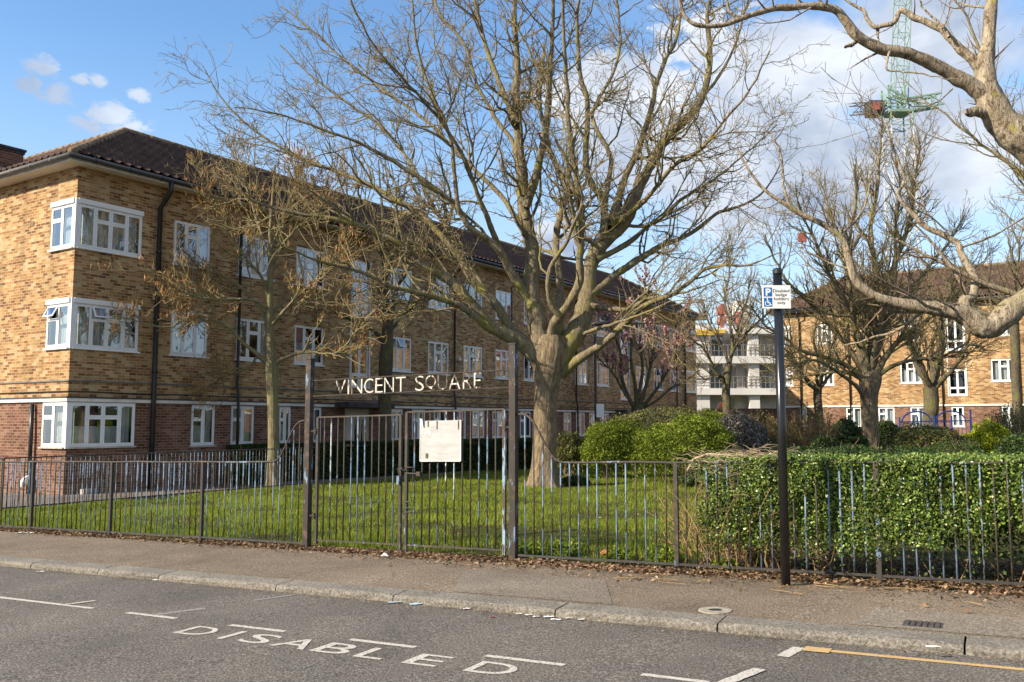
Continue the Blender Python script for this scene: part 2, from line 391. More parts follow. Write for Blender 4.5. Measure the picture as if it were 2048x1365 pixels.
simple('paper_old', (.45, .44, .42), .7, .2, var=.4, scale=40); simple('olive_patch', (.09, .11, .05), .8, .2, var=.5, scale=40); simple('rust_streak', (.12, .06, .035), .8, .2, var=.5, scale=30)
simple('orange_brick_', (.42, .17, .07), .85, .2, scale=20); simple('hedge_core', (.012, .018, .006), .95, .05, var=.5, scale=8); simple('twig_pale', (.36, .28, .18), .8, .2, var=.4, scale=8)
simple('cover_stone', (.33, .30, .24), .9, .2, var=.35, scale=20)
# ================================================================== SETTING
KB0, KB1, KH = 6.65, 6.92, .065            # kerb outer / inner edge, kerb height
def strip(name, m, pe0, pe1, al0=-90, al1=90, dz=0.0, na=1):
    b = MB()
    for k in range(na):
        a0 = al0 + (al1 - al0) * k / na; a1 = al0 + (al1 - al0) * (k + 1) / na
        b.face([rp(a0, pe0, dz), rp(a1, pe0, dz), rp(a1, pe1, dz), rp(a0, pe1, dz)])
    return structure(name, b.mesh(name), m)
b = MB(); S = 900
b.face([(x, y, zg(x, y) - .09) for x, y in ((-S, -S), (S, -S), (S, S), (-S, S))]); structure('ground', b.mesh('ground'), 'lawn_soil')
strip('road', 'asphalt', -14, KB0 + .02, dz=-KH)
strip('pavement', 'pavement', KB1, 8.78, dz=0)
# lawn: gently uneven sheet from the fence to the far side of the square
ln = 60; V = []; Fq = []
A = np.linspace(-16.5, 45, ln + 1); P = np.linspace(8.78, 75, 81)
rg = np.random.RandomState(3)
for p in P:
    for a in A:
        q = rp(a, p); V.append((q[0], q[1], q[2] + .0 + .012 * math.sin(a * 1.3 + p * .7) * min(1, p - 8.78)))
for j in range(80):
    for i in range(ln):
        k = j * (ln + 1) + i; Fq.append((k, k + 1, k + ln + 2, k + ln + 1))
structure('lawn', npmesh('lawn', V, [Fq]), 'lawn_soil')

# path that runs beside the left block, lying on the lawn sheet
BC = np.array([-11.48, 23.2]); BU = np.array([.552, .834]); BV = np.array([-.834, .552]); BA = math.atan2(.834, .552)
def bp(s, d, dz=0):      # along the facade, out from the facade
    x, y = BC + BU * s - BV * d; return np.array([x, y, zg(x, y) + dz])
b = MB(); b.face([bp(-14, -30, .02), bp(-14, 3.1, .02), bp(44, 3.1, .02), bp(44, -30, .02)]); 
structure('path', b.mesh('path'), 'path_paving')
b = MB()
for k in range(40):
    s = -9 + k * 1.0; P0 = [bp(s, 3.1, 0), bp(s + .985, 3.1, 0), bp(s + .985, 3.19, 0), bp(s, 3.19, 0)]
    b.face([p + np.array([0, 0, .055]) for p in P0][::-1])
    for i in range(4):
        p, q = P0[i], P0[(i + 1) % 4]; u = np.array([0, 0, .055]); b.face([p - u, q - u, q + u, p + u])
structure('path_edging', b.mesh('path_edging'), 'path_paving')

# kerb stones, each a rounded worn block
b = MB(); rk = random.Random(5); joints = [fpx(x, 6.66) for x in (-260, 78, 210, 330, 560, 790, 1107, 1424, 1905)]
al = -30.0; ends = []
while al < joints[0] - .5: ends.append(al); al += .91
ends += joints; al = joints[-1]
while al < 25: al += .95; ends.append(al)
kerb_prof = [(KB0 + .012, -KH - .03), (KB0 + .004, -.03), (KB0 + .012, -.012), (KB0 + .035, .001), (KB0 + .14, .006), (KB1, .006), (KB1, -.1)]
for i in range(len(ends) - 1):
    a0, a1 = ends[i] + .007, ends[i + 1] - .007; n = 10; rows = []
    for k in range(n + 1):
        a = a0 + (a1 - a0) * k / n; e = .012 if k in (0, n) else 0; row = []
        for j, (pe, dz) in enumerate(kerb_prof):
            w = rk.uniform(-.006, .006) if 1 <= j <= 4 else 0
            row.append(rp(a, pe + w + (e if j in (1, 2) else 0), dz + w * .5 - (e * .7 if 2 <= j <= 4 else 0)))
        rows.append(row)
    for k in range(n):
        for j in range(len(kerb_prof) - 1): b.face([rows[k][j], rows[k + 1][j], rows[k + 1][j + 1], rows[k][j + 1]])
    b.face(rows[0][::-1]); b.face(rows[-1])
structure('kerb', b.mesh('kerb'), 'kerb_stone')

# pavement patches (re-laid squares) 
def quad_thing(name, m, pts, dz, label=None, cat=None, group=None, kind=None):
    b = MB(); P = [rp(a, p, dz) for a, p in pts]; c = sum(P) / len(P)
    b.face(P); me = b.mesh(name); o = link(name, me, m, None, label, cat, group, kind); orig(o, me, c); return o
quad_thing('pavement_patch', 'pavement_patch', [(fpx(915, 7.05), 7.0), (fpx(1225, 7.05), 7.0), (fpx(1215, 8.2), 8.1), (fpx(935, 8.2), 8.15)], .004, kind='structure')
quad_thing('pavement_patch', 'pavement_patch', [(-1.05, 7.0), (2.6, 7.0), (2.6, 7.75), (-.95, 7.7)], .004, kind='structure')

# ------------------------------------------------------------------ road markings
RZ = -KH + .004
def mark(pts, m, label, group=None, dz=RZ):
    b = MB(); P = [rp(a, p, dz) for a, p in pts]; c = sum(P) / len(P)
    # subdivided sheet with slightly ragged edge
    n = 14; L = [P[0] + (P[1] - P[0]) * k / n for k in range(n + 1)]; U = [P[3] + (P[2] - P[3]) * k / n for k in range(n + 1)]
    rr = random.Random(int(abs(P[0][0]) * 997)); d = (P[3] - P[0]); d = d / np.linalg.norm(d) * .004
    L = [p + d * rr.uniform(-1, 1) for p in L]; U = [p + d * rr.uniform(-1, 1) for p in U]
    for k in range(n): b.face([L[k], L[k + 1], U[k + 1], U[k]])
    me = b.mesh('road_marking'); o = link('road_marking', me, m, None, label, 'road marking', group); orig(o, me, c)
gB = 'white bay edge dashes'
for x0, y0, x1, y1, lab in ((-60, 1190, 190, 1217, 'long white dash at the left edge of the road, crossed by a thin tick'), (255, 1226, 355, 1237, 'short white dash joined by a faded grey tick, left of the word'),
        (460, 1251, 570, 1264, 'white dash painted above the letters I and S'), (700, 1280, 830, 1296, 'white dash painted above the letters B and L'),
        (970, 1313, 1130, 1331, 'white dash painted above the last letter D'), (1283, 1350, 1415, 1368, 'white dash at the bottom edge ending in the bay corner')):
    g0 = gpx(x0, y0, -KH); g1 = gpx(x1, y1, -KH); a0 = g0[:2] @ RD; a1 = g1[:2] @ RD
    mark([(a0, 5.31), (a1, 5.31), (a1, 5.366), (a0, 5.366)], 'road_white', lab, gB)
def seg(x0, y0, x1, y1, w, m, lab, dz=RZ):
    g0 = gpx(x0, y0, -KH)[:2]; g1 = gpx(x1, y1, -KH)[:2]
    a = np.array([g0 @ RD, g0 @ RN]); c = np.array([g1 @ RD, g1 @ RN]); d = (c - a) / np.linalg.norm(c - a); n = np.array([-d[1], d[0]]) * w / 2
    mark([tuple(a - n), tuple(c - n), tuple(c + n), tuple(a + n)], m, lab, None, dz)
seg(128, 1211, 190, 1203, .05, 'road_white', 'thin white tick crossing the leftmost dash', RZ + .003)
seg(310, 1230, 410, 1217, .07, 'road_faded', 'faded grey tick rising from the second dash', RZ - .002)
seg(508, 1202, 592, 1190, .05, 'road_faded', 'thin faded tick alone near the kerb, left of the litter')
seg(1430, 1375, 1520, 1340, .085, 'road_white', 'white bay corner tick at the bottom edge of the road', RZ + .003)
seg(1565, 1314, 1598, 1296, .085, 'road_white', 'short white tick just left of the yellow line')
g0 = gpx(1640, 1300, -KH)[:2] @ RD
mark([(g0, 6.375), (14, 6.375), (14, 6.435), (g0, 6.435)], 'road_yellow', 'long thin yellow line along the kerb at the right')
g1 = gpx(1612, 1302, -KH)[:2] @ RD
mark([(g1 - .02, 6.33), (g1 + .15, 6.33), (g1 + .15, 6.46), (g1 - .02, 6.46)], 'road_yellow', 'yellow end block of the kerbside line', dz=RZ + .003)

def text_mesh(body, size=1.0, ext=0.0, offset=0.0, spacing=1.0, align='LEFT'):
    c = bpy.data.curves.new('text', 'FONT'); c.body = body; c.size = size; c.extrude = ext; c.offset = offset
    c.space_character = spacing; c.align_x = align; c.resolution_u = 4
    o = bpy.data.objects.new('text', c); COL.objects.link(o)
    me = bpy.data.meshes.new_from_object(o.evaluated_get(bpy.context.evaluated_depsgraph_get()))
    bpy.data.objects.remove(o); return me
def fit(me, x0, x1, y0, y1):
    """scale a text mesh into a rectangle of its own plane"""
    co = np.empty(len(me.vertices) * 3, dtype=np.float32); me.vertices.foreach_get('co', co); co = co.reshape(-1, 3)
    mn = co.min(0); mx = co.max(0)
    co[:, 0] = x0 + (co[:, 0] - mn[0]) / (mx[0] - mn[0]) * (x1 - x0); co[:, 1] = y0 + (co[:, 1] - mn[1]) / (mx[1] - mn[1]) * (y1 - y0)
    me.vertices.foreach_set('co', co.ravel()); return me
def place(me, fn):
    for v in me.vertices: v.co = Vector(tuple(float(k) for k in fn(v.co.x, v.co.y, v.co.z)))
    return me

base = rp(-4.2, 5.08, RZ)
w = thing('road_lettering', 'white word DISABLED painted on the road inside the bay', 'road lettering', base)
starts = [(350, 1265), (428, 1279), (463, 1284), (530, 1293), (621, 1301), (708, 1312), (810, 1323), (926, 1342)]
st = [gpx(x, y, -KH)[:2] @ RD for x, y in starts]
wid = [.30, .055, .27, .33, .29, .23, .26, .31]
for ch, a, ww in zip('DISABLED', st, wid):
    me = fit(text_mesh(ch, 1, 0, .004), a, a + ww, 4.945, 5.21)
    place(me, lambda x, y, z: rp(x, y, RZ) - base); link('letter', me, 'road_white', w)

# covers in the pavement
def cover_round(px, py, r, lab):
    g = gpx(px, py); o = thing('stopcock_cover', lab, 'utility cover', g)
    b = MB(); n = 20; ring = [(g[0] + r * math.cos(2 * math.pi * k / n), g[1] + r * math.sin(2 * math.pi * k / n)) for k in range(n)]
    b.face([(x, y, zg(x, y) + .007) for x, y in ring])
    for k in range(n):
        x, y = ring[k]; x2, y2 = ring[(k + 1) % n]; b.face([(x, y, zg(x, y) - .02), (x2, y2, zg(x2, y2) - .02), (x2, y2, zg(x2, y2) + .007), (x, y, zg(x, y) + .007)])
    b.build('surround', 'cover_stone', o)
    b = MB(); c = [(g[0] + .055 * math.cos(2 * math.pi * k / 8 + .3), g[1] + .04 * math.sin(2 * math.pi * k / 8 + .3)) for k in range(8)]
    b.face([(x, y, zg(x, y) + .011) for x, y in c]); b.build('lid', 'black_iron', o)
cover_round(1430, 1222, .13, 'round pale stone stopcock cover with a dark centre by the kerb')
g = gpx(1846, 1250); o = thing('drain_cover', 'dark rectangular iron cover with raised ribs set in the pavement', 'utility cover', g)
a0 = g[:2] @ RD; p0 = g[:2] @ RN
def rbox(b, a0, a1, p0, p1, z0, z1):
    q = [rp(a0, p0), rp(a1, p0), rp(a1, p1), rp(a0, p1)]; u = np.array([0, 0, 1.])
    lo = [k + u * z0 for k in q]; hi = [k + u * z1 for k in q]
    b.face(hi); b.face(lo[::-1])
    for i in range(4): b.face([lo[i], lo[(i + 1) % 4], hi[(i + 1) % 4], hi[i]])
b = MB(); rbox(b, a0 - .13, a0 + .13, p0 - .10, p0 + .10, -.02, .005); b.build('plate', 'cast_iron', o)
b = MB()
for i in range(6):
    for j in range(4): rbox(b, a0 - .115 + i * .04, a0 - .09 + i * .04, p0 - .085 + j * .046, p0 - .055 + j * .046, .003, .012)
b.build('rib', 'cast_iron', o)

# ================================================================== BUILDINGS
STEP = 2.65
def lerp(a, b, t): return a + (b - a) * t
class Facade:
    """a wall plane: s along, z up, d outwards; T maps to the building's local frame"""
    def __init__(s, T, s0, s1): s.T = T; s.s0 = s0; s.s1 = s1; s.op = []
def wall(mb, fa, z0, z1, ops, rev=.10):
    ops = [o for o in ops if o[3] > z0 + .01 and o[2] < z1 - .01]
    ss = sorted({fa.s0, fa.s1, *[max(fa.s0, o[0]) for o in ops], *[min(fa.s1, o[1]) for o in ops]}); zs = sorted({z0, z1, *[max(z0, o[2]) for o in ops], *[min(z1, o[3]) for o in ops]})
    def q(pts): mb.face([fa.T(*p) for p in pts], [(p[0] + p[2] * .7, p[1]) for p in pts])
    for i in range(len(ss) - 1):
        for j in range(len(zs) - 1):
            cs = (ss[i] + ss[i + 1]) / 2; cz = (zs[j] + zs[j + 1]) / 2
            if any(o[0] < cs < o[1] and o[2] < cz < o[3] for o in ops): continue
            q([(ss[i], zs[j], 0), (ss[i + 1], zs[j], 0), (ss[i + 1], zs[j + 1], 0), (ss[i], zs[j + 1], 0)])
    for o in ops:
        a, c, e, f = max(o[0], fa.s0), min(o[1], fa.s1), max(o[2], z0), min(o[3], z1); r = -rev
        if a > fa.s0 + .01: q([(a, e, r), (a, e, 0), (a, f, 0), (a, f, r)])
        if c < fa.s1 - .01: q([(c, e, 0), (c, e, r), (c, f, r), (c, f, 0)])
        if o[2] >= z0: q([(a, e, r), (c, e, r), (c, e, 0), (a, e, 0)])
        if o[3] <= z1: q([(a, f, 0), (c, f, 0), (c, f, r), (a, f, r)])
rw = random.Random(11)
def sash(fb, pb, T, a, c, e, f, d0, fr=.038, tilt=0):
    """one glazed light: a frame of four bars and its glass"""
    def TT(s, z, d):
        if not tilt: return T(s, z, d)
        h = f - z; return T(s, f - h * math.cos(tilt), d + h * math.sin(tilt))
    def bx(s0, s1, z0, z1, da, db):
        P = [TT(s0, z0, da), TT(s1, z0, da), TT(s1, z1, da), TT(s0, z1, da), TT(s0, z0, db), TT(s1, z0, db), TT(s1, z1, db), TT(s0, z1, db)]
        for q in ((0, 3, 2, 1), (4, 5, 6, 7), (0, 1, 5, 4), (1, 2, 6, 5), (2, 3, 7, 6), (3, 0, 4, 7)): fb.face([P[k] for k in q])
    bx(a, a + fr, e, f, d0 - .03, d0); bx(c - fr, c, e, f, d0 - .03, d0)
    bx(a + fr, c - fr, e, e + fr, d0 - .03, d0 - .001); bx(a + fr, c - fr, f - fr, f, d0 - .03, d0 - .001)
    pb.face([TT(a + fr, e + fr, d0 - .018), TT(c - fr, e + fr, d0 - .018), TT(c - fr, f - fr, d0 - .018), TT(a + fr, f - fr, d0 - .018)])
def window(bld, T, a, c, e, f, cols, proud=-.03, curtain=None, head=0, sill=True, name='window', simple_=False, ends=(1, 1)):
    """cols: list of (width fraction, [heights of transoms as fractions from the bottom], {tilted rows})"""
    fb = MB(); pb = MB(); fr = .05
    def bx(s0, s1, z0, z1, da, db): fb.box((s0, z0, da), (s1, z1, db), lambda s, z, d: T(s, z, d))
    d1 = proud; d0 = proud - .06
    if head: bx(a - .02 * ends[0], c + .02 * ends[1], f, f + head, d0 - .02, d1 + .045)
    bx(a, a + fr, e, f, d0, d1); bx(c - fr, c, e, f, d0, d1); bx(a + fr, c - fr, e, e + fr, d0, d1 - .002); bx(a + fr, c - fr, f - fr, f, d0, d1 - .002)
    W = c - a - 2 * fr; tot = sum(k[0] for k in cols); x = a + fr; mu = .035
    for i, (w_, tr, tilts) in enumerate(cols):
        x1 = x + W * w_ / tot; xl = x + (mu / 2 if i else 0); xr = x1 - (mu / 2 if i < len(cols) - 1 else 0)
        if i < len(cols) - 1: bx(x1 - mu / 2, x1 + mu / 2, e + fr, f - fr, d0, d1 - .003)
        zs = [e + fr] + [e + fr + (f - e - 2 * fr) * k for k in tr] + [f - fr]
        for j in range(len(zs) - 1):
            zb = zs[j] + (mu / 2 if j else 0); zt = zs[j + 1] - (mu / 2 if j < len(zs) - 2 else 0)
            if j: bx(xl, xr, zs[j] - mu / 2, zs[j] + mu / 2, d0, d1 - .004)
            sash(fb, pb, T, xl, xr, zb, zt, d1 + .012, tilt=(R_(28) if j in tilts else 0))
        x = x1
    o = fb.build(name, 'white_upvc', bld, world=False)
    pb.build('pane', 'window_glass', o, world=False)
    if sill:
        sb = MB(); sb.box((a - .05 * ends[0], e - .045, d0), (c + .05 * ends[1], e, .035 if proud < 0 else proud + .05), lambda s, z, d: T(s, z, d)); sb.build('sill', sill if isinstance(sill, str) else 'white_upvc', o, world=False)
    if curtain:
        cb = MB()
        def drape(s0, s1, z0, z1, dep, amp):
            n = max(6, int((s1 - s0) / .035)); pr = None
            for k in range(n + 1):
                s = s0 + (s1 - s0) * k / n; d = -dep + amp * math.sin(k * 1.9 + math.sin(k * .7) * 2)
                if pr is not None: cb.face([T(pr[0], z0, pr[1]), T(s, z0, d), T(s, z1, d), T(pr[0], z1, pr[1])])
                pr = (s, d)
        if 'net' in curtain: drape(a + .02, c - .02, e + .02, f - .02, .22, .02)
        if 'sides' in curtain:
            drape(a + .02, a + (c - a) * rw.uniform(.14, .3), e + .02, f, .18, .03); drape(c - (c - a) * rw.uniform(.14, .3), c - .02, e + .02, f, .18, .03)
        if 'low' in curtain: drape(a + .02, c - .02, e + .02, lerp(e, f, rw.uniform(.45, .62)), .2, .015)
        cb.build('curtain', 'net_curtain', o, world=False)
    return o
THREE = [(1, [], ()), (1.05, [.68], ()), (1, [], ())]
def three(open_=False): return [(1, [], ()), (1.05, [.68], (1,) if open_ else ()), (1, [], ())]
TWO = [(1, [.66], ()), (1, [], ())]

def roof_slope(x0, x1, hip0, hip1, run, z0, rise, T, tile=.3, samples=6, courses=13):
    """corrugated tile slope: x along the eave, clipped by hips; T(x, y, z)"""
    n = int((x1 - x0) / tile * samples); V = []; UV = []; F_ = []
    xs = np.linspace(x0, x1, n + 1); wave = np.maximum(0, np.sin(xs / tile * 2 * np.pi)) ** .7 * .06
    rows = []
    for c in range(courses):
        rows += [(c / courses, .065), ((c + 1) / courses, .0)]
    for (w, st) in rows:
        lo = x0 + hip0 * w * run; hi = x1 - hip1 * w * run
        xx = np.clip(xs, lo, hi); k = (xs >= lo) & (xs <= hi)
        for x, q, wv in zip(xx, k, wave):
            V.append(T(x, w * run, z0 + w * rise + st + (wv if q else 0)))
            UV.append((x, w * run * 1.17))
    m_ = n + 1
    for r in range(len(rows) - 1):
        i = np.arange(n) + r * m_; F_.append(np.stack([i, i + 1, i + m_ + 1, i + m_], 1))
    F_ = np.concatenate(F_); UV = np.asarray(UV)[F_.ravel()]
    return np.asarray(V), F_, UV
def ridge_line(mb, p, q, r=.11, step=.42):
    p = Vector(p); q = Vector(q); L = (q - p).length; n = max(1, int(L / step))
    for k in range(n):
        a = p.lerp(q, k / n); c = p.lerp(q, (k + .97) / n); mb.tube([a, c], [r * 1.03, r * .93], 8)

# ------------------------------------------------------------------ left block
ZB = 2.06; ZE = 8.28; ZG = -.95
LB = thing('apartment_block', 'long three-storey brick block with corner window bays running back from the left', 'building', (BC[0], BC[1], 0), BA)
FL = 42.75; WL = 18.0; DP = 7.2
def TF(s, z, d): return (s, -d, z)           # facade
def TW(s, z, d): return (-d, s, z)           # end wall of the wing: s runs along +y
def TE(s, z, d): return (FL + d, s, z)
def tpx(px):
    p = (px - 1024) / F_PX; return (p * BC[1] - BC[0]) / (BU[0] - BU[1] * p)
top = [(2, 4.62), (1, 4.62 - STEP)]
ztop = 1.5 + 5.92; zsill = 1.5 + 4.62
fo = []; wo = []; win = []
lv2 = (zsill, ztop); lv1 = (zsill - STEP, ztop - STEP); lv0 = (.88, ZB - .02)
cur = [['sides'], ['net'], ['low'], ['sides', 'low'], ['net']]
pxs = [(338, 413), (470, 540), (587, 646), (778, 823), (856, 898), (927, 965), (991, 1025), (1048, 1080), (1150, 1176), (1194, 1219), (1272, 1293), (1308, 1327), (1341, 1358)]
for i, (a, c) in enumerate(pxs):
    a, c = tpx(a), tpx(c)
    for lv, (z0, z1) in enumerate((lv2, lv1)):
        fo.append((a, c, z0, z1)); win.append((TF, a, c, z0, z1, three((i + lv * 2) % 4 == (1 if lv else 3)), -.03, cur[(i * 2 + lv * 3) % 5], .0, True, (1, 1)))
cw = 1.92; cwl = 1.12
for z0, z1 in (lv2, lv1, lv0):
    hd = .13 if z0 > 1 else 0
    cols = [(.8, [], ()), (.8, [.68], (1,) if z0 == lv1[0] else ()), (.85, [.68], ()), (.75, [], ())]
    fo.append((-1, cw, z0, z1)); wo.append((-1, cwl, z0, z1))
    win.append((TF, .03, cw, z0, z1 - hd, cols, .03, ['sides', 'low'] if z0 < 1 else ['net'], hd, 'sill_stone' if z0 < 1 else True, (0, 1)))
    win.append((TW, .03, cwl, z0, z1 - hd, [(1, [], ()), (1, [.68], (1,) if z0 == lv1[0] else ())], .03, ['net'], hd, 'sill_stone' if z0 < 1 else True, (0, 1)))
for (a, c) in ((385, 433), (464, 511), (560, 584), (612, 645), (783, 807), (825, 852), (868, 893), (908, 933), (945, 970), (985, 1008), (1040, 1062), (1127, 1143), (1152, 1170), (1178, 1193), (1203, 1218), (1290, 1304), (1325, 1340)):
    a, c = tpx(a), tpx(c); fo.append((a, c, .84, ZB - .03)); win.append((TF, a, c, .84, ZB - .03, TWO if c - a > .5 else [(1, [], ())], -.03, cur[rw.randrange(5)], 0, 'sill_stone', (1, 1)))
# far corner window
fa0 = tpx(1372)
for z0, z1 in (lv2, lv1):
    fo.append((fa0, FL + 1, z0, z1)); win.append((TF, fa0, FL - .03, z0, z1, [(1, [], ()), (1, [], ())], .03, ['net'], .1, True, (1, 0)))
# stair windows: tall strips
stairs = []
for (a, c) in ((700, 737), (1241, 1258)):
    a, c = tpx(a), tpx(c); stairs.append((a, c))
    for z0, z1 in ((1.5 + 3.83, 1.5 + 5.88), (1.5 + 1.3, 1.5 + 2.86)):
        fo.append((a, c, z0, z1)); win.append((TF, a, c, z0, z1, [(1, [.26], ()), (1, [.26], ())], -.03, None, 0, True, (1, 1)))
# entrances
ent = []
for (a, c) in ((691, 741), (1238, 1262)):
    a, c = tpx(a), tpx(c); fo.append((a, c, -.6, ZB - .03)); ent.append((a, c))
up = MB(); lo = MB(); pn = MB()
F1 = Facade(TF, 0, FL); W1 = Facade(TW, 0, WL); E1 = Facade(TE, 0, DP)
wall(up, F1, ZB, ZE, fo); wall(up, W1, ZB, ZE, wo); wall(up, E1, ZB, ZE, [])
wall(lo, F1, ZG, ZB, fo); wall(lo, W1, ZG, ZB, wo); wall(lo, E1, ZG, ZB, [])
for A_, B_ in (((DP, DP), (FL, DP)), ((DP, DP), (DP, WL)), ((0, WL), (DP, WL))):
    up.face([(A_[0], A_[1], ZG), (B_[0], B_[1], ZG), (B_[0], B_[1], ZE), (A_[0], A_[1], ZE)], [(0, ZG), (10, ZG), (10, ZE), (0, ZE)])
up.build('upper_wall', 'yellow_brick', LB, world=False); lo.build('ground_floor_wall', 'red_brick', LB, world=False)
for w in win: window(LB, w[0], w[1], w[2], w[3], w[4], w[5], w[6], w[7], w[8], w[9], ends=w[10])
# rooms behind the glass: dark linings with floors
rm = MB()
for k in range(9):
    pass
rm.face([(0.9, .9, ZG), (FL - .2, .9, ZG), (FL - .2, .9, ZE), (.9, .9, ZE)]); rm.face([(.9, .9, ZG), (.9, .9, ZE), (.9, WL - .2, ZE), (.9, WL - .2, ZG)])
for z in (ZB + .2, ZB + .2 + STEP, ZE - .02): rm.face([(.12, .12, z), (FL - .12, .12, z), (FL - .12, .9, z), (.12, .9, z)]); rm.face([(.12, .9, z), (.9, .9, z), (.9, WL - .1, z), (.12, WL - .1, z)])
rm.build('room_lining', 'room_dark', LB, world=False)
# corner posts of the bay windows
cp = MB()
for z0, z1 in (lv2, lv1, lv0): cp = MB(); cp.box((-.035, -.035, z0 - .04), (.03, .03, z1 + (.005 if z0 > 1 else 0))); cp.build('corner_post', 'white_upvc', LB, world=False)
# brick spandrel panels and white side boards of the stair strips
sp = MB(); pb_ = MB()
for a, c in stairs:
    z0, z1 = 1.5 + 2.86, 1.5 + 3.79
    pts = [(a + .06, z0, .012), (c - .06, z0, .012), (c - .06, z1, .012), (a + .06, z1, .012)]
    pb_ = MB(); pb_.face([TF(*p) for p in pts], [(p[0], p[1]) for p in pts]); pb_.build('spandrel_panel', 'panel_brick', LB, world=False)
    for s in (a - .05, c - .02): sp = MB(); sp.box((s, -.03, 1.5 + 1.25), (s + .07, -.004, 1.5 + 5.9)); sp.build('side_board', 'white_paint', LB, world=False)
# white string course, lead flashing over it, conduits
sc_ = MB(); sc_.box((-.07, -.07, ZB - .005), (FL + .05, -.002, ZB + .085)); sc_.box((-.07, -.002, ZB - .004), (-.002, WL, ZB + .084)); sc_.build('string_course', 'white_paint', LB, world=False)
ld = MB(); ld.box((-.085, -.085, ZB + .087), (FL + .05, -.002, ZB + .13)); ld.box((-.085, -.002, ZB + .087), (-.002, WL, ZB + .129)); ld.build('lead_flashing', 'lead', LB, world=False)
cd = MB(); cd.tube([(-.03, WL, 2.62), (-.03, -.03, 2.60), (FL, -.03, 2.62)], .022, 6); cd.build('conduit', 'grey_plastic', LB, world=False)
cd = MB(); pts = []
for k in range(46): pts.append((k * .95, -.03, 2.31 + .012 * math.sin(k * 2.1)))
cd.tube([(-.03, WL, 2.33), (-.03, -.03, 2.32)] + pts[1:], .017, 5); cd.build('cable', 'black_plastic', LB, world=False)
# canopy and doors
for a, c in ent:
    cb = MB(); cb.box((a - .6, -.75, ZB - .02), (c + .5, -.10, ZB + .16)); bev(cb.build('canopy', 'lead', LB, world=False), .01)
    fb = MB()
    fb.box((a, .05, -.6), (a + .07, .12, ZB - .04)); fb.box((c - .07, .05, -.6), (c, .12, ZB - .04)); fb.box((a + .07, .052, 1.72), (c - .07, .12, 1.86)); 
    fb.box((a + .07, .055, -.6), (lerp(a, c, .4), .10, 1.72)); fb.box((a + .07, .056, 1.86), (c - .07, .10, ZB - .04))
    d = fb.build('door_frame', 'cream_paint', LB, world=False)
    db = MB(); x0 = lerp(a, c, .42); n = 4
    for k in range(n + 1): x = lerp(x0, c - .1, k / n); db.box((x - .02, .07, -.5), (x + .02, .11, 1.7))
    for z in (-.5, .2, 1.64): db.box((x0, .072, z), (c - .1, .108, z + .07))
    dd = db.build('door', 'cream_paint', LB, world=False)
    gb = MB(); gb.face([(x0, .09, -.45), (c - .1, .09, -.45), (c - .1, .09, 1.68), (x0, .09, 1.68)]); gb.build('pane', 'window_glass', dd, world=False)
# soffit, fascia, gutters
OV = .45
sf = MB(); zf = ZE
sf.face([(-OV, -OV, zf), (FL + OV, -OV, zf), (FL + OV, .05, zf), (-OV, .05, zf)][::-1]); sf.face([(-OV, .05, zf), (.05, .05, zf), (.05, WL, zf), (-OV, WL, zf)][::-1])
sf.build('soffit', 'soffit_paint', LB, world=False)
fs = MB(); fs.box((-OV - .02, -OV - .02, zf - .03), (FL + OV, -OV, zf + .15)); fs.box((-OV - .02, -OV, zf - .03), (-OV, WL, zf + .149)); fs.build('fascia', 'white_paint', LB, world=False)
gu = MB(); gz = zf + .085
def half_gutter(mb, p, q, r, seglen=2.0):
    mb.tube([p, q], r, 10)
half_gutter(gu, (-OV - .09, -OV - .09, gz), (FL + OV, -OV - .09, gz - .03), .068)
for k in range(43): x = k * 1.0 + .1; gu.tube([(x, -OV - .09, gz - .001), (x + .05, -OV - .09, gz - .001)], .078, 10)
gu.build('gutter', 'black_plastic', LB, world=False, smooth=True)
gu = MB(); half_gutter(gu, (-OV - .09, -OV - .09, gz), (-OV - .09, WL, gz - .03), .068)
for k in range(18): y = k * 1.0 + .3; gu.tube([(-OV - .09, y, gz - .001), (-OV - .09, y + .05, gz - .001)], .078, 10)
gu.build('gutter', 'grey_plastic', LB, world=False, smooth=True)
for px, r in ((300, .068), (467, .045), (903, .045), (1018, .03), (1148, .05), (1350, .045), (1367, .06)):
    s = tpx(px) + .08; dp = MB()
    dp.tube([(s, -OV - .09, gz - .02), (s, -OV - .09, zf - .22), (s - .02, -.30, zf - .50), (s - .02, -.11, zf - .66), (s - .02, -.11, 2.7), (s - .02, -.11 if r > .06 else -.18, 2.3), (s - .02, -.11 if r > .06 else -.18, ZG + .4)], r, 10)
    for z in (6.3, 4.4, 2.9): dp.tube([(s - .02, -.11, z), (s - .02, -.11, z + .09)], r * 1.22, 10)
    dp.build('downpipe', 'black_plastic', LB, world=False, smooth=True)
dp = MB(); dp.tube([(-.08, 1.55, 2.0), (-.10, 1.5, 1.2), (-.10, 1.5, -.6)], .055, 8); dp.build('downpipe', 'black_plastic', LB, world=False, smooth=True)
# air bricks
for (y, z) in ((2.15, 6.98), (2.25, 4.33)):
    vb = MB()
    vb.box((-.012, y - .11, z - .075), (.01, y + .11, z + .075))
    for k in range(5): vb.box((-.02, y - .10 + k * .044, z - .065), (-.013, y - .08 + k * .044, z + .065))
    vb.build('air_brick', 'panel_brick', LB, world=False)
for px in (914, 1090, 1180): 
    s = tpx(px); vb = MB(); vb.box((s, -.012, 4.45), (s + .2, .01, 4.62)); vb.build('air_brick', 'panel_brick', LB, world=False)
wl = MB(); s = tpx(913); wl.tube([(s, -.02, 4.12), (s, -.14, 4.10)], [.03, .03], 8); wl.tube([(s, -.13, 4.2), (s, -.17, 4.12), (s, -.13, 4.02)], [.02, .09, .02], 10); wl.build('wall_lamp', 'white_paint', LB, world=False, smooth=True)
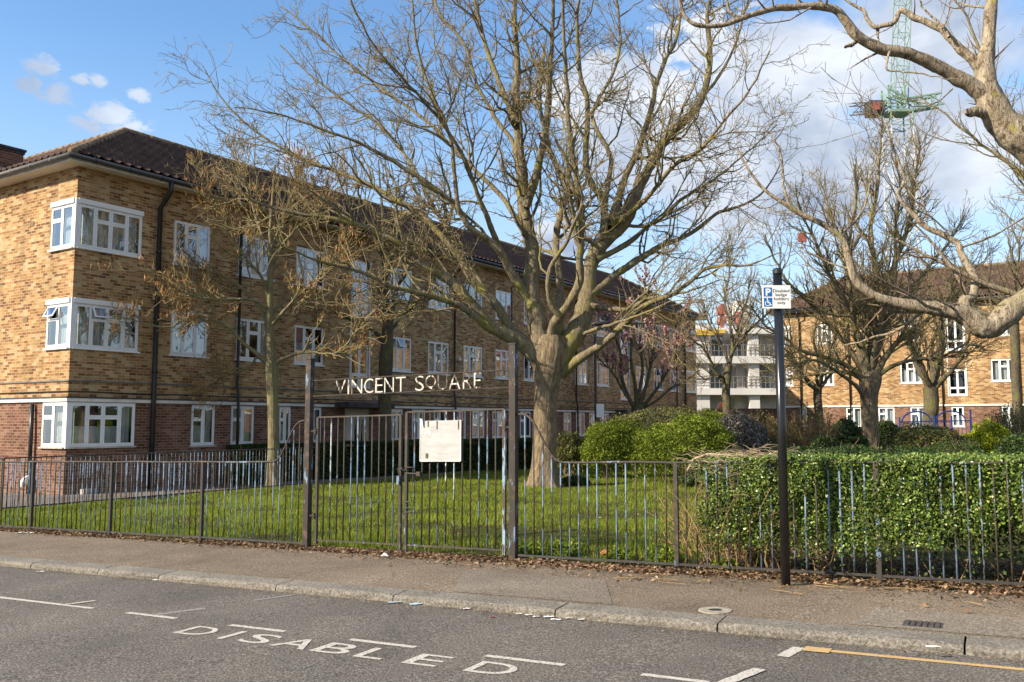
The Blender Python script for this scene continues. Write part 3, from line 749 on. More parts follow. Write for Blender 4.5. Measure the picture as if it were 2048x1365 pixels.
# roof
z0 = zf + .16; HR = 3.6; run = HR + OV; rise = 10.86 - z0
Vs = []; Fs = []; Us = []; off = 0
for args in ((-OV, FL + OV, 1, 1, lambda x, y, z: (x, y - OV, z)), (-OV, WL, 1, 0, lambda x, y, z: (y - OV, x, z))):
    V, F_, U = roof_slope(args[0], args[1], args[2], args[3], run, z0, rise, args[4])
    if args[3] == 0: F_ = F_[:, ::-1]; U = U.reshape(-1, 4, 2)[:, ::-1].reshape(-1, 2)
    Vs.append(V); Fs.append(F_ + off); Us.append(U); off += len(V)
rf = link('roof', npmesh('roof', np.concatenate(Vs), [np.concatenate(Fs)], np.concatenate(Us)), 'roof_tile', LB)
rb = MB(); zr = z0 + rise
rb.face([(DP - HR, HR, zr), (FL - HR, HR, zr), (FL + OV, DP + OV, z0), (DP + OV, DP + OV, z0)][::-1], [(0, 0), (30, 0), (30, 4), (0, 4)])
rb.face([(HR, HR, zr), (HR, WL, zr), (DP + OV, WL, z0), (DP + OV, DP + OV, z0)], [(0, 0), (30, 0), (30, 4), (0, 4)])
rb.face([(FL + OV, -OV, z0), (FL + OV, DP + OV, z0), (FL - HR, HR, zr)], [(0, 0), (8, 0), (4, 4)])
rb.build('roof_back', 'roof_tile', LB, world=False)
rd = MB(); ridge_line(rd, (-OV, -OV, z0 + .03), (HR, HR, zr + .03)); ridge_line(rd, (HR, HR, zr + .04), (FL - HR, HR, zr + .04)); ridge_line(rd, (HR, HR, zr + .04), (HR, WL, zr + .04)); ridge_line(rd, (FL + OV, -OV, z0 + .03), (FL - HR, HR, zr + .03))
rd.build('ridge_tiles', 'ridge_tile', LB, world=False, smooth=True)
ch = MB()
def ubox(mb, a, b_):
    x0, y0, z0_ = a; x1, y1, z1_ = b_
    for P in ([(x0, y0), (x1, y0)], [(x1, y0), (x1, y1)], [(x1, y1), (x0, y1)], [(x0, y1), (x0, y0)]):
        (ax, ay), (bx_, by) = P; L = math.hypot(bx_ - ax, by - ay); mb.face([(ax, ay, z0_), (bx_, by, z0_), (bx_, by, z1_), (ax, ay, z1_)], [(0, z0_), (L, z0_), (L, z1_), (0, z1_)])
    mb.face([(x0, y0, z1_), (x1, y0, z1_), (x1, y1, z1_), (x0, y1, z1_)], [(0, 0), (1, 0), (1, 1), (0, 1)])
ubox(ch, (.45, 5.3, 8.5), (1.3, 7.1, 9.88)); c_ = ch.build('chimney', 'red_brick', LB, world=False)
ck = MB(); ck.box((.39, 5.23, 9.88), (1.36, 7.17, 9.95)); ck.box((.42, 5.27, 9.80), (1.33, 7.13, 9.86)); ck.build('coping', 'lead', c_, world=False)
fl = MB(); fl.box((.425, 5.27, 8.6), (.447, 7.12, 9.02)); fl.box((.45, 5.272, 8.6), (1.32, 5.297, 9.25)); fl.build('flashing', 'roof_flash', c_, world=False)

# ------------------------------------------------------------------ right block
RC = np.array([17.6, 59.2]); RU = np.array([.836, -.549]); RA = math.atan2(RU[1], RU[0]); DZ = .45
RB = thing('apartment_block', 'sunlit orange brick block facing the camera at the right behind bare trees', 'building', (RC[0], RC[1], 0), RA)
def spx(px):
    p = (px - 1024) / F_PX; return (p * RC[1] - RC[0]) / (RU[0] - RU[1] * p)
RL = 44.0; fo = []; win = []
for i, (a, c) in enumerate([(1567, 1586), (1636, 1668), (1728, 1758), (1801, 1844), (1983, 2036), (2110, 2170), (2240, 2310)]):
    a, c = spx(a), spx(c); c = min(c, a + 1.35)
    for lv, (z0, z1) in enumerate((lv2, lv1)):
        z0 += DZ; z1 += DZ; fo.append((a, c, z0, z1)); win.append((TF, a, c, z0, z1, three(False), -.03, cur[(i * 2 + lv) % 5], 0, True, (1, 1)))
for (a, c) in ((1598, 1612), (1690, 1722), (1754, 1788), (1818, 1850), (1900, 1925), (2000, 2030), (2090, 2130), (2200, 2250)):
    a, c = spx(a), spx(c); c = min(c, a + .95); fo.append((a, c, .84 + DZ, ZB + DZ - .03)); win.append((TF, a, c, .84 + DZ, ZB + DZ - .03, TWO, -.03, cur[rw.randrange(5)], 0, True, (1, 1)))
a, c = spx(1897), spx(1933); stx = (a, c)
for z0, z1 in ((1.5 + 3.9 + DZ, 1.5 + 5.88 + DZ), (1.5 + 1.2 + DZ, 1.5 + 2.75 + DZ)):
    fo.append((a, c, z0, z1)); win.append((TF, a, c, z0, z1, [(1, [.26], ()), (1, [.26], ())], -.03, None, 0, True, (1, 1)))
def TL(s, z, d): return (-d, DP - s, z)
up = MB(); lo = MB(); zb = ZB + DZ; ze = ZE + DZ
Fr = Facade(TF, 0, RL); Lr = Facade(TL, 0, DP)
wall(up, Fr, zb, ze, fo); wall(lo, Fr, ZG, zb, fo); wall(up, Lr, zb, ze, []); wall(lo, Lr, ZG, zb, [])
up.face([(0, DP, ZG), (RL, DP, ZG), (RL, DP, ze), (0, DP, ze)], [(0, 0)] * 4); up.face([(RL, 0, ZG), (RL, DP, ZG), (RL, DP, ze), (RL, 0, ze)], [(0, 0)] * 4)
up.build('upper_wall', 'yellow_brick', RB, world=False); lo.build('ground_floor_wall', 'red_brick', RB, world=False)
for w in win: window(RB, w[0], w[1], w[2], w[3], w[4], w[5], w[6], w[7], w[8], w[9], ends=w[10])
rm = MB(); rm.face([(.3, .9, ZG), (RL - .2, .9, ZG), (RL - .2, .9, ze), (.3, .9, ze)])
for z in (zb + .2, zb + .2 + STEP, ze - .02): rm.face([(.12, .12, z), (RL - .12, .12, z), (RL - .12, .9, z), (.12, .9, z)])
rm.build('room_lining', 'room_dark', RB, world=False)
sp = MB(); pb_ = MB(); a, c = stx; z0, z1 = 1.5 + 2.75 + DZ, 1.5 + 3.86 + DZ
pts = [(a + .06, z0, .012), (c - .06, z0, .012), (c - .06, z1, .012), (a + .06, z1, .012)]; pb_.face([TF(*p) for p in pts], [(p[0], p[1]) for p in pts])
for s in (a - .05, c - .02): sp = MB(); sp.box((s, -.03, 1.5 + 1.15 + DZ), (s + .07, -.004, 1.5 + 5.9 + DZ)); sp.build('side_board', 'white_paint', RB, world=False)
pb_.build('spandrel_panel', 'panel_brick', RB, world=False)
sc_ = MB(); sc_.box((-.07, -.07, zb - .005), (RL, -.002, zb + .10)); sc_.build('string_course', 'white_paint', RB, world=False)
sf = MB(); sf.face([(-OV, -OV, ze), (RL + OV, -OV, ze), (RL + OV, .05, ze), (-OV, .05, ze)][::-1]); sf.face([(-OV, 0, ze), (.05, 0, ze), (.05, DP + OV, ze), (-OV, DP + OV, ze)][::-1]); sf.build('soffit', 'soffit_paint', RB, world=False)
fs = MB(); fs.box((-OV - .02, -OV - .02, ze - .03), (RL + OV, -OV, ze + .15)); fs.box((-OV - .02, -OV, ze - .03), (-OV, DP + OV, ze + .149)); fs.build('fascia', 'white_paint', RB, world=False)
gu = MB(); half_gutter(gu, (-OV - .09, -OV - .09, ze + .085), (RL + OV, -OV - .09, ze + .07), .068); gu.build('gutter', 'black_plastic', RB, world=False, smooth=True)
for px, r in ((1602, .05), (1885, .045), (2040, .045), (1700, .045)):
    s = spx(px); dp = MB(); dp.tube([(s, -OV - .09, ze + .05), (s, -OV - .09, ze - .2), (s, -.1, ze - .6), (s, -.1, ZG + .4)], r, 8); dp.build('downpipe', 'black_plastic', RB, world=False, smooth=True)
z0 = ze + .16; rise = 10.86 - (ZE + .16)
V, F_, U = roof_slope(-OV, RL + OV, 1, 1, run, z0, rise, lambda x, y, z: (x, y - OV, z), samples=4)
link('roof', npmesh('roof', V, [F_], U), 'roof_tile', RB)
rb = MB(); zr = z0 + rise
rb.face([(HR, HR, zr), (RL - HR, HR, zr), (RL + OV, DP + OV, z0), (-OV, DP + OV, z0)][::-1], [(0, 0), (30, 0), (30, 4), (0, 4)]); rb.face([(-OV, -OV, z0), (HR, HR, zr), (-OV, DP + OV, z0)], [(0, 0), (4, 4), (8, 0)]); rb.face([(RL + OV, -OV, z0), (RL + OV, DP + OV, z0), (RL - HR, HR, zr)], [(0, 0), (8, 0), (4, 4)])
rb.build('roof_back', 'roof_tile', RB, world=False)
rd = MB(); ridge_line(rd, (-OV, -OV, z0 + .03), (HR, HR, zr + .03)); ridge_line(rd, (HR, HR, zr + .04), (RL - HR, HR, zr + .04)); rd.build('ridge_tiles', 'ridge_tile', RB, world=False, smooth=True)

# ------------------------------------------------------------------ white concrete frame building far behind
def flatX(px, Y): return (px - 1024) / F_PX * Y
YB = 82.0; hz = lambda y, Y=YB: EYE + (846 - y) * Y / F_PX
CB = thing('unfinished_building', 'white concrete framed unfinished building in the gap between the brick blocks', 'building', (flatX(1480, YB), YB, 0))
x0, x1 = flatX(1378, YB), flatX(1640, YB); cols_px = [1380, 1398, 1412, 1500, 1516, 1590, 1606]
for (a, c) in ((1384, 1419), (1499, 1519), (1590, 1612)):
    fr = MB(); fr.box((flatX(a, YB), YB, -1.5), (flatX(c, YB), YB + .6, hz(662))); fr.build('column', 'concrete_white', CB)
fr = MB(); fr.box((x0, YB + 7.5, -1.5), (x1, YB + 7.8, hz(662))); fr.build('rear_wall', 'concrete_white', CB)
for (ya, yb) in ((777, 790), (713, 727), (656, 668)): sl = MB(); sl.box((x0 - .3, YB - .35, hz(yb)), (x1, YB + 7.4, hz(ya))); sl.build('floor_slab', 'concrete_white', CB)
for (a, c, ya, yb) in ((1421, 1452, 727, 776), (1462, 1470, 727, 776), (1480, 1497, 727, 776), (1521, 1588, 727, 776), (1425, 1447, 790, 822), (1475, 1498, 790, 822), (1521, 1588, 790, 822), (1430, 1455, 668, 713), (1475, 1497, 668, 713), (1525, 1585, 668, 713)):
    bk = MB(); bk.box((flatX(a, YB), YB + 1.2, hz(yb)), (flatX(c, YB), YB + 1.4, hz(ya))); bk.build('inner_wall', 'slab_grey', CB)
for (a, c, ya, yb) in ((1426, 1450, 732, 774), (1524, 1545, 732, 774), (1430, 1452, 672, 710), (1480, 1495, 672, 710)):
    wp = MB(); wp.box((flatX(a, YB), YB + 1.0, hz(yb)), (flatX(c, YB), YB + 1.1, hz(ya))); wp.build('window', 'window_glass', CB)
rl = MB()
for (ya, n) in ((777, 24), (713, 24)):
    z = hz(ya)
    for k in range(n): x = lerp(flatX(1420, YB), x1, k / n); rl.tube([(x, YB - .2, z), (x, YB - .2, z + 1.05)], .035, 5)
    for h in (.5, 1.05): rl.tube([(x0, YB - .2, z + h), (x1, YB - .2, z + h)], .035, 5)
rl.build('guard_rail', 'grey_plastic', CB)
yr = MB(); yr.box((x0 - .5, YB - .5, hz(667)), (flatX(1450, YB), YB - .38, hz(660))); yr.box((flatX(1393, YB), YB - .6, hz(671)), (flatX(1430, YB), YB - .52, hz(668))); yr.build('edge_board', 'yellow_rail', CB)
ct = MB(); ct.box((flatX(1494, YB), YB + 3, hz(660)), (flatX(1517, YB), YB + 6, hz(590))); ct.build('lift_core', 'concrete_white', CB); ct = MB(); ct.box((flatX(1400, YB), YB + 4, hz(660)), (flatX(1440, YB), YB + 7, hz(640))); ct.build('roof_room', 'concrete_white', CB)
hr_ = MB()
for (a, c, ya, yb) in ((1452, 1468, 604, 622), (1455, 1467, 626, 640), (1488, 1497, 618, 640)): hr_ = MB(); hr_.box((flatX(a, YB), YB + 2, hz(yb)), (flatX(c, YB), YB + 3.4, hz(ya))); hr_.build('hoist_cage', 'hoist_red', CB)
hr_ = MB(); hr_.box((flatX(1457, YB), YB + 2.3, hz(660)), (flatX(1463, YB), YB + 3, hz(600))); hr_.build('hoist_mast', 'hoist_red', CB)
# brick wall in front of it, orange barrel, hoop
yw = 62.0; bw = MB(); ubox(bw, (flatX(1405, yw), yw, -1), (flatX(1560, yw), yw + .3, hz(817, yw)))
me = bw.mesh('brick_wall'); o = link('brick_wall', me, 'red_brick', None, 'low red brick garden wall crossing the gap in front of the white building', 'wall'); orig(o, me, (flatX(1480, yw), yw, 0))
yo = 64.0; X = flatX(1446, yo); o = thing('site_barrel', 'small orange barrel behind the garden wall beside the thin forked tree', 'barrel', (X, yo, hz(822, yo)))
ob = MB(); ob.tube([(X, yo, hz(825, yo)), (X, yo, hz(812, yo)), (X, yo, hz(806, yo)), (X, yo, hz(804, yo))], [.42, .42, .3, .12], 12); ob.build('body', 'orange_plastic', o, smooth=True)

# ------------------------------------------------------------------ tower crane
YC = 76.0; cx_ = flatX(1816, YC); g = zg(cx_, YC)
CR = thing('tower_crane', 'tower crane with white lattice mast and green jib above the right trees', 'crane', (cx_, YC, g))
def lattice(mb, p, q, w, step, r, side=(1, 0, 0)):
    p = Vector(p); q = Vector(q); d = (q - p); L = d.length; d.normalize(); sx = Vector(side); sx = (sx - d * sx.dot(d)).normalized(); sy = d.cross(sx)
    cs = [sx * w / 2 + sy * w / 2, sx * w / 2 - sy * w / 2, -sx * w / 2 - sy * w / 2, -sx * w / 2 + sy * w / 2]
    for c in cs: mb.tube([p + c, q + c], r, 4)
    n = int(L / step)
    for k in range(n):
        a = p + d * (k * step); b2 = p + d * ((k + 1) * step)
        for i in range(4):
            c, e = cs[i], cs[(i + 1) % 4]; mb.tube([a + c, b2 + e] if k % 2 else [a + e, b2 + c], r * .6, 4, False); mb.tube([a + c, a + e], r * .6, 4, False)
zs_ = hz(215, YC)
mb = MB(); lattice(mb, (cx_, YC, g), (cx_, YC, zs_), 1.9, 2.0, .06); mb.build('mast', 'crane_white', CR)
mb = MB(); mb.box((cx_ - 1.0, YC - .9, zs_), (cx_ + 1.0, YC + .9, zs_ + .25)); lattice(mb, (cx_, YC, zs_ - 1.2), (cx_, YC, zs_), 1.9, .6, .07); lattice(mb, (cx_ - .3, YC, zs_ + .5), (cx_ - .3, YC, zs_ + 2.4), 1.4, .8, .12); mb.build('slewing_unit', 'crane_green', CR)
mb = MB(); lattice(mb, (cx_ + .2, YC, zs_ + 1.2), (cx_ + 1.9, YC, zs_ + 24), 1.1, 1.5, .05, (1, 0, 0)); mb.build('jib', 'crane_green', CR)
mb = MB(); lattice(mb, (cx_ + .8, YC, zs_ + .8), (cx_ + 3.8, YC, zs_ + 1.3), 1.0, 1.0, .1, (0, 1, 0));  mb.build('counter_jib', 'crane_green', CR)
mb = MB(); mb.box((cx_ - 2.6, YC - .6, zs_ - .1), (cx_ - 1.4, YC + .6, zs_ + 1.1)); lattice(mb, (cx_ - 1.4, YC, zs_ + .6), (cx_ - 4.0, YC, zs_ + .5), .8, .8, .05, (0, 1, 0)); mb.build('cab', 'cast_iron', CR)
mb = MB(); mb.box((cx_ - 2.4, YC - .82, zs_ + .2), (cx_ - 1.8, YC - .8, zs_ + .9)); mb.build('cab_panel', 'hoist_red', CR)
yk = 74.0; xk = flatX(1613, yk); o = thing('hook_block', 'small red crane hook block hanging in the sky left of the right-hand tree', 'crane hook', (xk, yk, hz(485, yk)))
mb = MB(); mb.box((xk - .35, yk - .12, hz(480, yk)), (xk + .35, yk + .12, hz(462, yk))); bev(mb.build('block', 'hoist_red', o), .12, 3)
mb = MB(); mb.tube([(xk, yk, hz(480, yk)), (xk, yk, hz(484, yk)), (xk + .22, yk, hz(488, yk)), (xk + .1, yk, hz(493, yk)), (xk - .12, yk, hz(490, yk))], .06, 6); mb.build('hook', 'hoist_red', o)
mb = MB(); mb.tube([(xk, yk, hz(463, yk)), (cx_ + 1.9, YC, zs_ + 24)], .008, 4); mb.build('cable', 'black_iron', o)
# ================================================================== FENCES AND GATE
FP = 8.85
def vbar(b, al, pe, z0, z1, r=.008, n=6, lean=(0, 0)):
    p = rp(al, pe); b.tube([(p[0], p[1], p[2] + z0), (p[0] + lean[0], p[1] + lean[1], p[2] + z1)], r, n)
def postbox(b, al, pe, w, z0, z1):
    q = [rp(al - w / 2, pe - w / 2), rp(al + w / 2, pe - w / 2), rp(al + w / 2, pe + w / 2), rp(al - w / 2, pe + w / 2)]; zc = rp(al, pe)[2]
    P = [(k[0], k[1], zc + z) for z in (z0, z1) for k in q]
    for f in ((0, 3, 2, 1), (4, 5, 6, 7), (0, 1, 5, 4), (1, 2, 6, 5), (2, 3, 7, 6), (3, 0, 4, 7)): b.face([P[k] for k in f])
FH = 1.09; SW = 1.62
gl, gr_ = fpx(620), fpx(1027)              # the two gate posts
def top_h(d, span=.70):                    # height of the top rail at distance d from the gate post
    if d > span: return FH
    t = d / span; t = min(1, max(0, (1 - t - .10) / .78)); s = t * t * t * (t * (6 * t - 15) + 10); return FH + (SW - FH) * s
rf_ = random.Random(21)
def railing(name, label, posts, spac, al_end0, al_end1, swoop=None, mats=('flaky_bar', 'flaky_rust'), thin=True, group=None):
    base = rp((al_end0 + al_end1) / 2, FP); o = thing(name, label, 'railings', base, 0, group)
    b = MB(); n = int(abs(al_end1 - al_end0) / .06) + 2; pts = []
    for k in range(n + 1):
        a = lerp(al_end0, al_end1, k / n); h = top_h(abs(a - swoop)) if swoop is not None else FH
        q = rp(a, FP); pts.append((q[0], q[1], q[2] + h + .003 * math.sin(a * 5)))
    b.tube(pts, .014, 6); b.build('top_rail', 'flaky_rust', o, smooth=True)
    b = MB(); q0 = rp(al_end0, FP, .075); q1 = rp(al_end1, FP, .075); b.tube([q0, q1], .016, 4); b.build('bottom_rail', 'black_iron', o)
    for a in posts: b = MB(); postbox(b, a, FP + .004, .042, -.15, (top_h(abs(a - swoop)) if swoop is not None else FH) - .005); b.build('post', 'black_iron' if a < -8.5 else 'flaky_rust', o)
    edges = sorted([al_end0] + list(posts) + [al_end1])
    for i in range(len(edges) - 1):
        a0, a1 = edges[i], edges[i + 1]; m = max(1, round((a1 - a0) / spac))
        for k in range(1, m + (1 if i == len(edges) - 2 and swoop is None else 0)):
            a = lerp(a0, a1, k / m); h = (top_h(abs(a - swoop)) if swoop is not None else FH) - .008
            b = MB(); vbar(b, a, FP, .06, h, .0085, 6, (rf_.uniform(-.006, .006), 0)); b.build('bar', mats[0] if rf_.random() < .72 else mats[1], o, smooth=True)
    return o
pl = [-21.2, -19.3, -17.35, -15.4, fpx(75), fpx(231), fpx(411)]
railing('railing_fence', 'blue and rust flaking railings left of the gate, in front of the lawn', pl[2:], .108, -19.3, gl - .042, gl)
railing('railing_fence', 'rusty railings right of the gate running in front of the privet hedge', [fpx(1348), fpx(1745), fpx(1745) + 1.9, fpx(1745) + 3.8], .108, gr_ + .042, 4.6, gr_)

# gate posts
for a, h, lab in ((gl, 2.40, 'tall square dark brown gate post at the left side of the gates'), (gr_, 2.41, 'tall square gate post with peeling pale blue paint, right side of the gates')):
    o = thing('gate_post', lab, 'gate post', rp(a, FP), 0, 'pair of square gate posts'); b = MB(); postbox(b, a, FP, .080, -.2, h); bev(b.build('shaft', 'flaky_post', o), .006)
    b = MB(); postbox(b, a, FP, .092, h + .001, h + .014); b.build('cap', 'black_iron', o)
    if a == gr_:
        b = MB(); al = gr_ - .0425; q0, q1 = rp(al, FP - .037), rp(al, FP + .037); z = q0[2]
        b.face([(q0[0], q0[1], z + .9), (q1[0], q1[1], z + .9), (q1[0], q1[1], z + 2.36), (q0[0], q0[1], z + 2.36)]); b.build('painted_side', 'flaky_pale_blue', o)
# name arch
cA = rp((gl + gr_) / 2, FP, 2.0)
o = thing('name_arch', 'two thin rusty bars with peeling white letters reading VINCENT SQUARE above the gates', 'name sign', cA)
for z in (1.925, 2.125): b = MB(); b.tube([rp(gl + .05, FP, z), rp(gr_ - .05, FP, z - .0)], .009, 6); b.build('bar', 'flaky_rust', o)
lx = [(672, 693), (697, 700), (704, 726), (730, 748), (752, 767), (770, 789), (793, 813), (832, 849), (852, 873), (877, 896), (899, 922), (927, 945), (949, 963)]
for ch, (x0, x1) in zip('VINCENTSQUARE', lx):
    a0, a1 = fpx(x0), fpx(x1); me = fit(text_mesh(ch, 1, .02, -.012), a0, a1, 1.934, 2.112)
    zs = [v.co.z for v in me.vertices]; mz = max(map(abs, zs)) or 1
    place(me, lambda x, y, z: rp(x, FP - .012 + z / mz * .003, y) - cA); link('letter', me, 'flaky_letter', o)

# gate leaves
GT = 1.655
def leaf(name, label, a0, a1, zt, nb, hinge):
    o = thing(name, label, 'gate', rp((a0 + a1) / 2, FP), 0, 'pair of iron gates'); pe = FP
    b = MB(); b.tube([rp(a0, pe, zt), rp(a1, pe, zt)], .013, 4); b.build('top_rail', 'flaky_rust', o)
    b = MB(); b.tube([rp(a0, pe, .12), rp(a1, pe, .12)], .013, 4); b.build('bottom_rail', 'flaky_rust', o)
    for a, w in ((a0, .035), (a1, .035)):
        b = MB(); postbox(b, a, pe, w, .07 if abs(a - hinge) < .1 else .03, zt - .002); b.build('stile', 'flaky_pale_blue' if a == a1 and hinge == a1 else 'flaky_rust', o)
    for k in range(1, nb): b = MB(); vbar(b, lerp(a0, a1, k / nb), pe, .12, zt, .0095, 6, (rf_.uniform(-.004, .004), 0)); b.build('bar', rf_.choice(['flaky_pale', 'flaky_rust', 'flaky_bar', 'flaky_rust']), o, smooth=True)
    s = -1 if hinge == a0 else 1; 
    for z in (.42, 1.48):
        b = MB(); b.tube([rp(hinge + s * .09, pe - .02, z), rp(hinge, pe - .02, z)], .012, 6); b.tube([rp(hinge + s * .02, pe - .02, z - .035), rp(hinge + s * .02, pe - .02, z + .035)], .018, 8); b.build('hinge', 'flaky_rust', o)
    return o
aL0, aL1, aR0, aR1 = fpx(638), fpx(803), fpx(815), fpx(1009)
g1_ = leaf('gate_leaf', 'left gate leaf of thin rusty vertical bars, chained to its neighbour', aL0, aL1, GT, 12, aL0)
g2_ = leaf('gate_leaf', 'right gate leaf carrying the blank white notice board', aR0, aR1, GT + .03, 12, aR1)
am = (aL1 + aR0) / 2
o = thing('padlock_chain', 'rusty chain and padlock wrapped where the two gate leaves meet', 'chain', rp(am, FP, 1.0))
b = MB(); pts = [rp(am + .05 * math.cos(t_), FP + .04 * math.sin(t_), 1.02 + .03 * math.sin(t_ * 2)) for t_ in np.linspace(0, 6.28, 15)]
for k in range(14): b.tube([pts[k], pts[k + 1]], .0085, 5)
b.tube([rp(am - .05, FP - .05, 1.02), rp(am - .02, FP - .06, .95), rp(am - .05, FP - .06, .9)], .008, 5); b.build('chain', 'flaky_rust', o)
b = MB(); postbox(b, am - .035, FP - .05, .035, .83, .93); bev(b.build('padlock', 'flaky_bar', o), .006)
o = thing('gate_bolt', 'rusty sliding bolt with a small plate on the right gate leaf', 'bolt', rp(aR0 + .12, FP, .95))
b = MB(); b.tube([rp(aR0, FP - .03, 1.03), rp(aR0 + .12, FP - .03, 1.03), rp(aR0 + .12, FP - .03, .85)], .009, 5); b.tube([rp(aR0 + .02, FP - .03, .96), rp(aR0 + .2, FP - .03, .955)], .010, 5); b.build('rod', 'flaky_rust', o)
b = MB(); postbox(b, aR0 + .2, FP - .03, .05, .93, .98); b.build('plate', 'flaky_rust', o)
b = MB(); 
for z in (.55, .62, .5): b.tube([rp(aR0, FP - .03, z), rp(aR0 + .1, FP - .03, z + .01)], .007, 5)
b.build('spike', 'black_iron', o)
# notice board on the right leaf
n0, n1 = fpx(845), fpx(925); zb0, zb1 = 1.105, 1.575
o = thing('notice_board', 'blank weathered white notice board fixed to the right gate leaf', 'notice board', rp((n0 + n1) / 2, FP - .03, 1.3))
b = MB(); Q = lambda a, z, d=0: rp(a, FP - .03 - d, z)
def pslab(b, a0, a1, z0, z1, d0, d1):
    P = [Q(a0, z0, d0), Q(a1, z0, d0), Q(a1, z1, d0), Q(a0, z1, d0), Q(a0, z0, d1), Q(a1, z0, d1), Q(a1, z1, d1), Q(a0, z1, d1)]
    for f in ((0, 3, 2, 1), (4, 5, 6, 7), (0, 1, 5, 4), (1, 2, 6, 5), (2, 3, 7, 6), (3, 0, 4, 7)): b.face([P[k] for k in f])
pslab(b, n0, n1, zb0, zb1, -.003, .003); b.build('panel', 'notice_paint', o)
b = MB(); pslab(b, n0, n1, zb0 - .006, zb0 + .004, -.006, .008); pslab(b, n0 - .006, n0 + .004, zb0, zb1, -.006, .008); pslab(b, n1 - .004, n1 + .006, zb0, zb1, -.006, .008); b.build('rim', 'white_paint', o)
b = MB(); pslab(b, n0 + .015, n0 + .15, zb1 - .19, zb1 - .09, .0035, .0045); b.build('sticker', 'paper_old', o)
b = MB(); pslab(b, n0 + .075, n0 + .115, zb0 + .03, zb0 + .09, .0035, .0045); b.build('dark_patch', 'olive_patch', o)
for a, l in ((n0 + .11, .07), (n0 + .235, .10), (n1 - .03, .11)): b = MB(); pslab(b, a - .009, a + .009, zb1 - l, zb1 - .005, .0035, .005); b.build('slot', 'rust_streak', o)
b = MB(); P_ = [Q(n0 + .0, zb1 - .05, .005), Q(n0 + .05, zb1 - .075, .02), Q(n0 + .04, zb1 + .02, .03), Q(n0 - .005, zb1 + .03, .012)]; b.face(P_); b.face(P_[::-1]); b.build('torn_corner', 'paper', o)

# ------------------------------------------------------------------ fence along the path by the left block
p0 = hpx(15, 17.9); d_ = Vector((.50, .866, 0)).normalized()
o = thing('path_railing', 'second run of railings along the path in front of the brick block', 'railings', p0)
def fp2(s, z): x = p0[0] + d_.x * s; y = p0[1] + d_.y * s; return np.array([x, y, zg(x, y) + z])
LF = 9.0
b = MB(); b.tube([fp2(s, 1.08 + .002) for s in np.linspace(0, LF, 12)], .014, 6); b.build('top_rail', 'flaky_rust', o)
b = MB(); b.tube([fp2(0, .1), fp2(LF, .1)], .014, 4); b.build('bottom_rail', 'black_iron', o)
for s in (0, 2.0, 3.9, 5.8, 7.7): b = MB(); b.tube([fp2(s, -.1), fp2(s, 1.085)], .028, 4); b.build('post', 'black_iron', o)
for k in range(1, int(LF / .112)):
    b = MB(); b.tube([fp2(k * .112, .08), fp2(k * .112, 1.07)], .0085, 5); b.build('bar', 'flaky_bar' if rf_.random() < .7 else 'flaky_rust', o, smooth=True)
# pale handrail at the far left
o = thing('handrail', 'pale metal handrail ending at the corner post at the left edge', 'handrail', fp2(0, 0) + np.array([-1.0, -.2, 0]))
q = fp2(0, 0); b = MB(); b.tube([(q[0] - 2.6, q[1] - .3, q[2] + 1.16), (q[0] - .05, q[1] - .02, q[2] + 1.10)], .02, 8); b.build('rail', 'white_paint', o, smooth=True)
b = MB(); b.tube([(q[0] - 2.5, q[1] - .28, q[2] - .1), (q[0] - 2.5, q[1] - .28, q[2] + 1.14)], .02, 6); b.build('post', 'white_paint', o)
q = bp(.5, .25); o = thing('concrete_block', 'small pale concrete block on the ground at the foot of the brick corner', 'block', q, BA)
b = MB(); b.box((-.18, -.1, 0), (.2, .1, .15)); bev(b.build('block', 'sill_stone', o, world=False), .015)
q = bp(-.9, 3.3)
q = bp(.0, .0) + np.array([*(BV * 1.55), 0]); q = np.array([q[0] - BU[0] * .25, q[1] - BU[1] * .25, zg(q[0], q[1]) + .2])
b = MB(); b.tube([q, q + np.array([.06, 0, .13]), q + np.array([.1, 0, .24]), q + np.array([.16, 0, .3])], [.03, .11, .07, .015], 8); me = b.mesh('carrier_bag'); o = link('carrier_bag', me, 'paper', None, 'white plastic bag lying against the brick end wall below the thin downpipe', 'bag'); orig(o, me, q)

# ================================================================== PARKING SIGN
sp_ = gpx(1572, 1173); sx, sy, sz = sp_
o = thing('parking_sign', 'black pole with a white and blue disabled parking plate before the hedge', 'sign', sp_)
b = MB(); b.tube([(sx, sy, sz - .1), (sx + .0, sy, sz + 2.87)], .041, 16); b.build('pole', 'black_gloss', o, smooth=True)
b = MB(); b.tube([(sx, sy, sz + 2.85), (sx, sy, sz + 2.885), (sx, sy, sz + 2.90)], [.044, .044, .03], 16); b.build('cap', 'black_plastic', o)
pw, ph = .262, .215; tl = wpx(1524, 571, sy - .055); zt_ = tl[2]; xl_ = tl[0]; yy = sy - .052
b = MB(); b.box((xl_, yy, zt_ - ph), (xl_ + pw, yy + .004, zt_)); plate = bev(b.build('sign_plate', 'sign_white', o), .0015)
b = MB(); b.box((xl_ + pw / 2 - .05, yy + .005, zt_ - .06), (xl_ + pw / 2 + .05, yy + .02, zt_ - .04)); b.box((xl_ + pw / 2 - .05, yy + .005, zt_ - .17), (xl_ + pw / 2 + .05, yy + .02, zt_ - .15)); b.build('clamp', 'grey_plastic', o)
b = MB(); e = .0012
def rect(b, x0, z0, x1, z1, d): b.face([(x0, yy - d, z0), (x1, yy - d, z0), (x1, yy - d, z1), (x0, yy - d, z1)])
sqx0, sqx1 = xl_ + .014, xl_ + .092
rect(b, sqx0, zt_ - .104, sqx1, zt_ - .020, e); rect(b, sqx0, zt_ - .200, sqx1, zt_ - .116, e); b.build('blue_panel', 'sign_blue', plate)
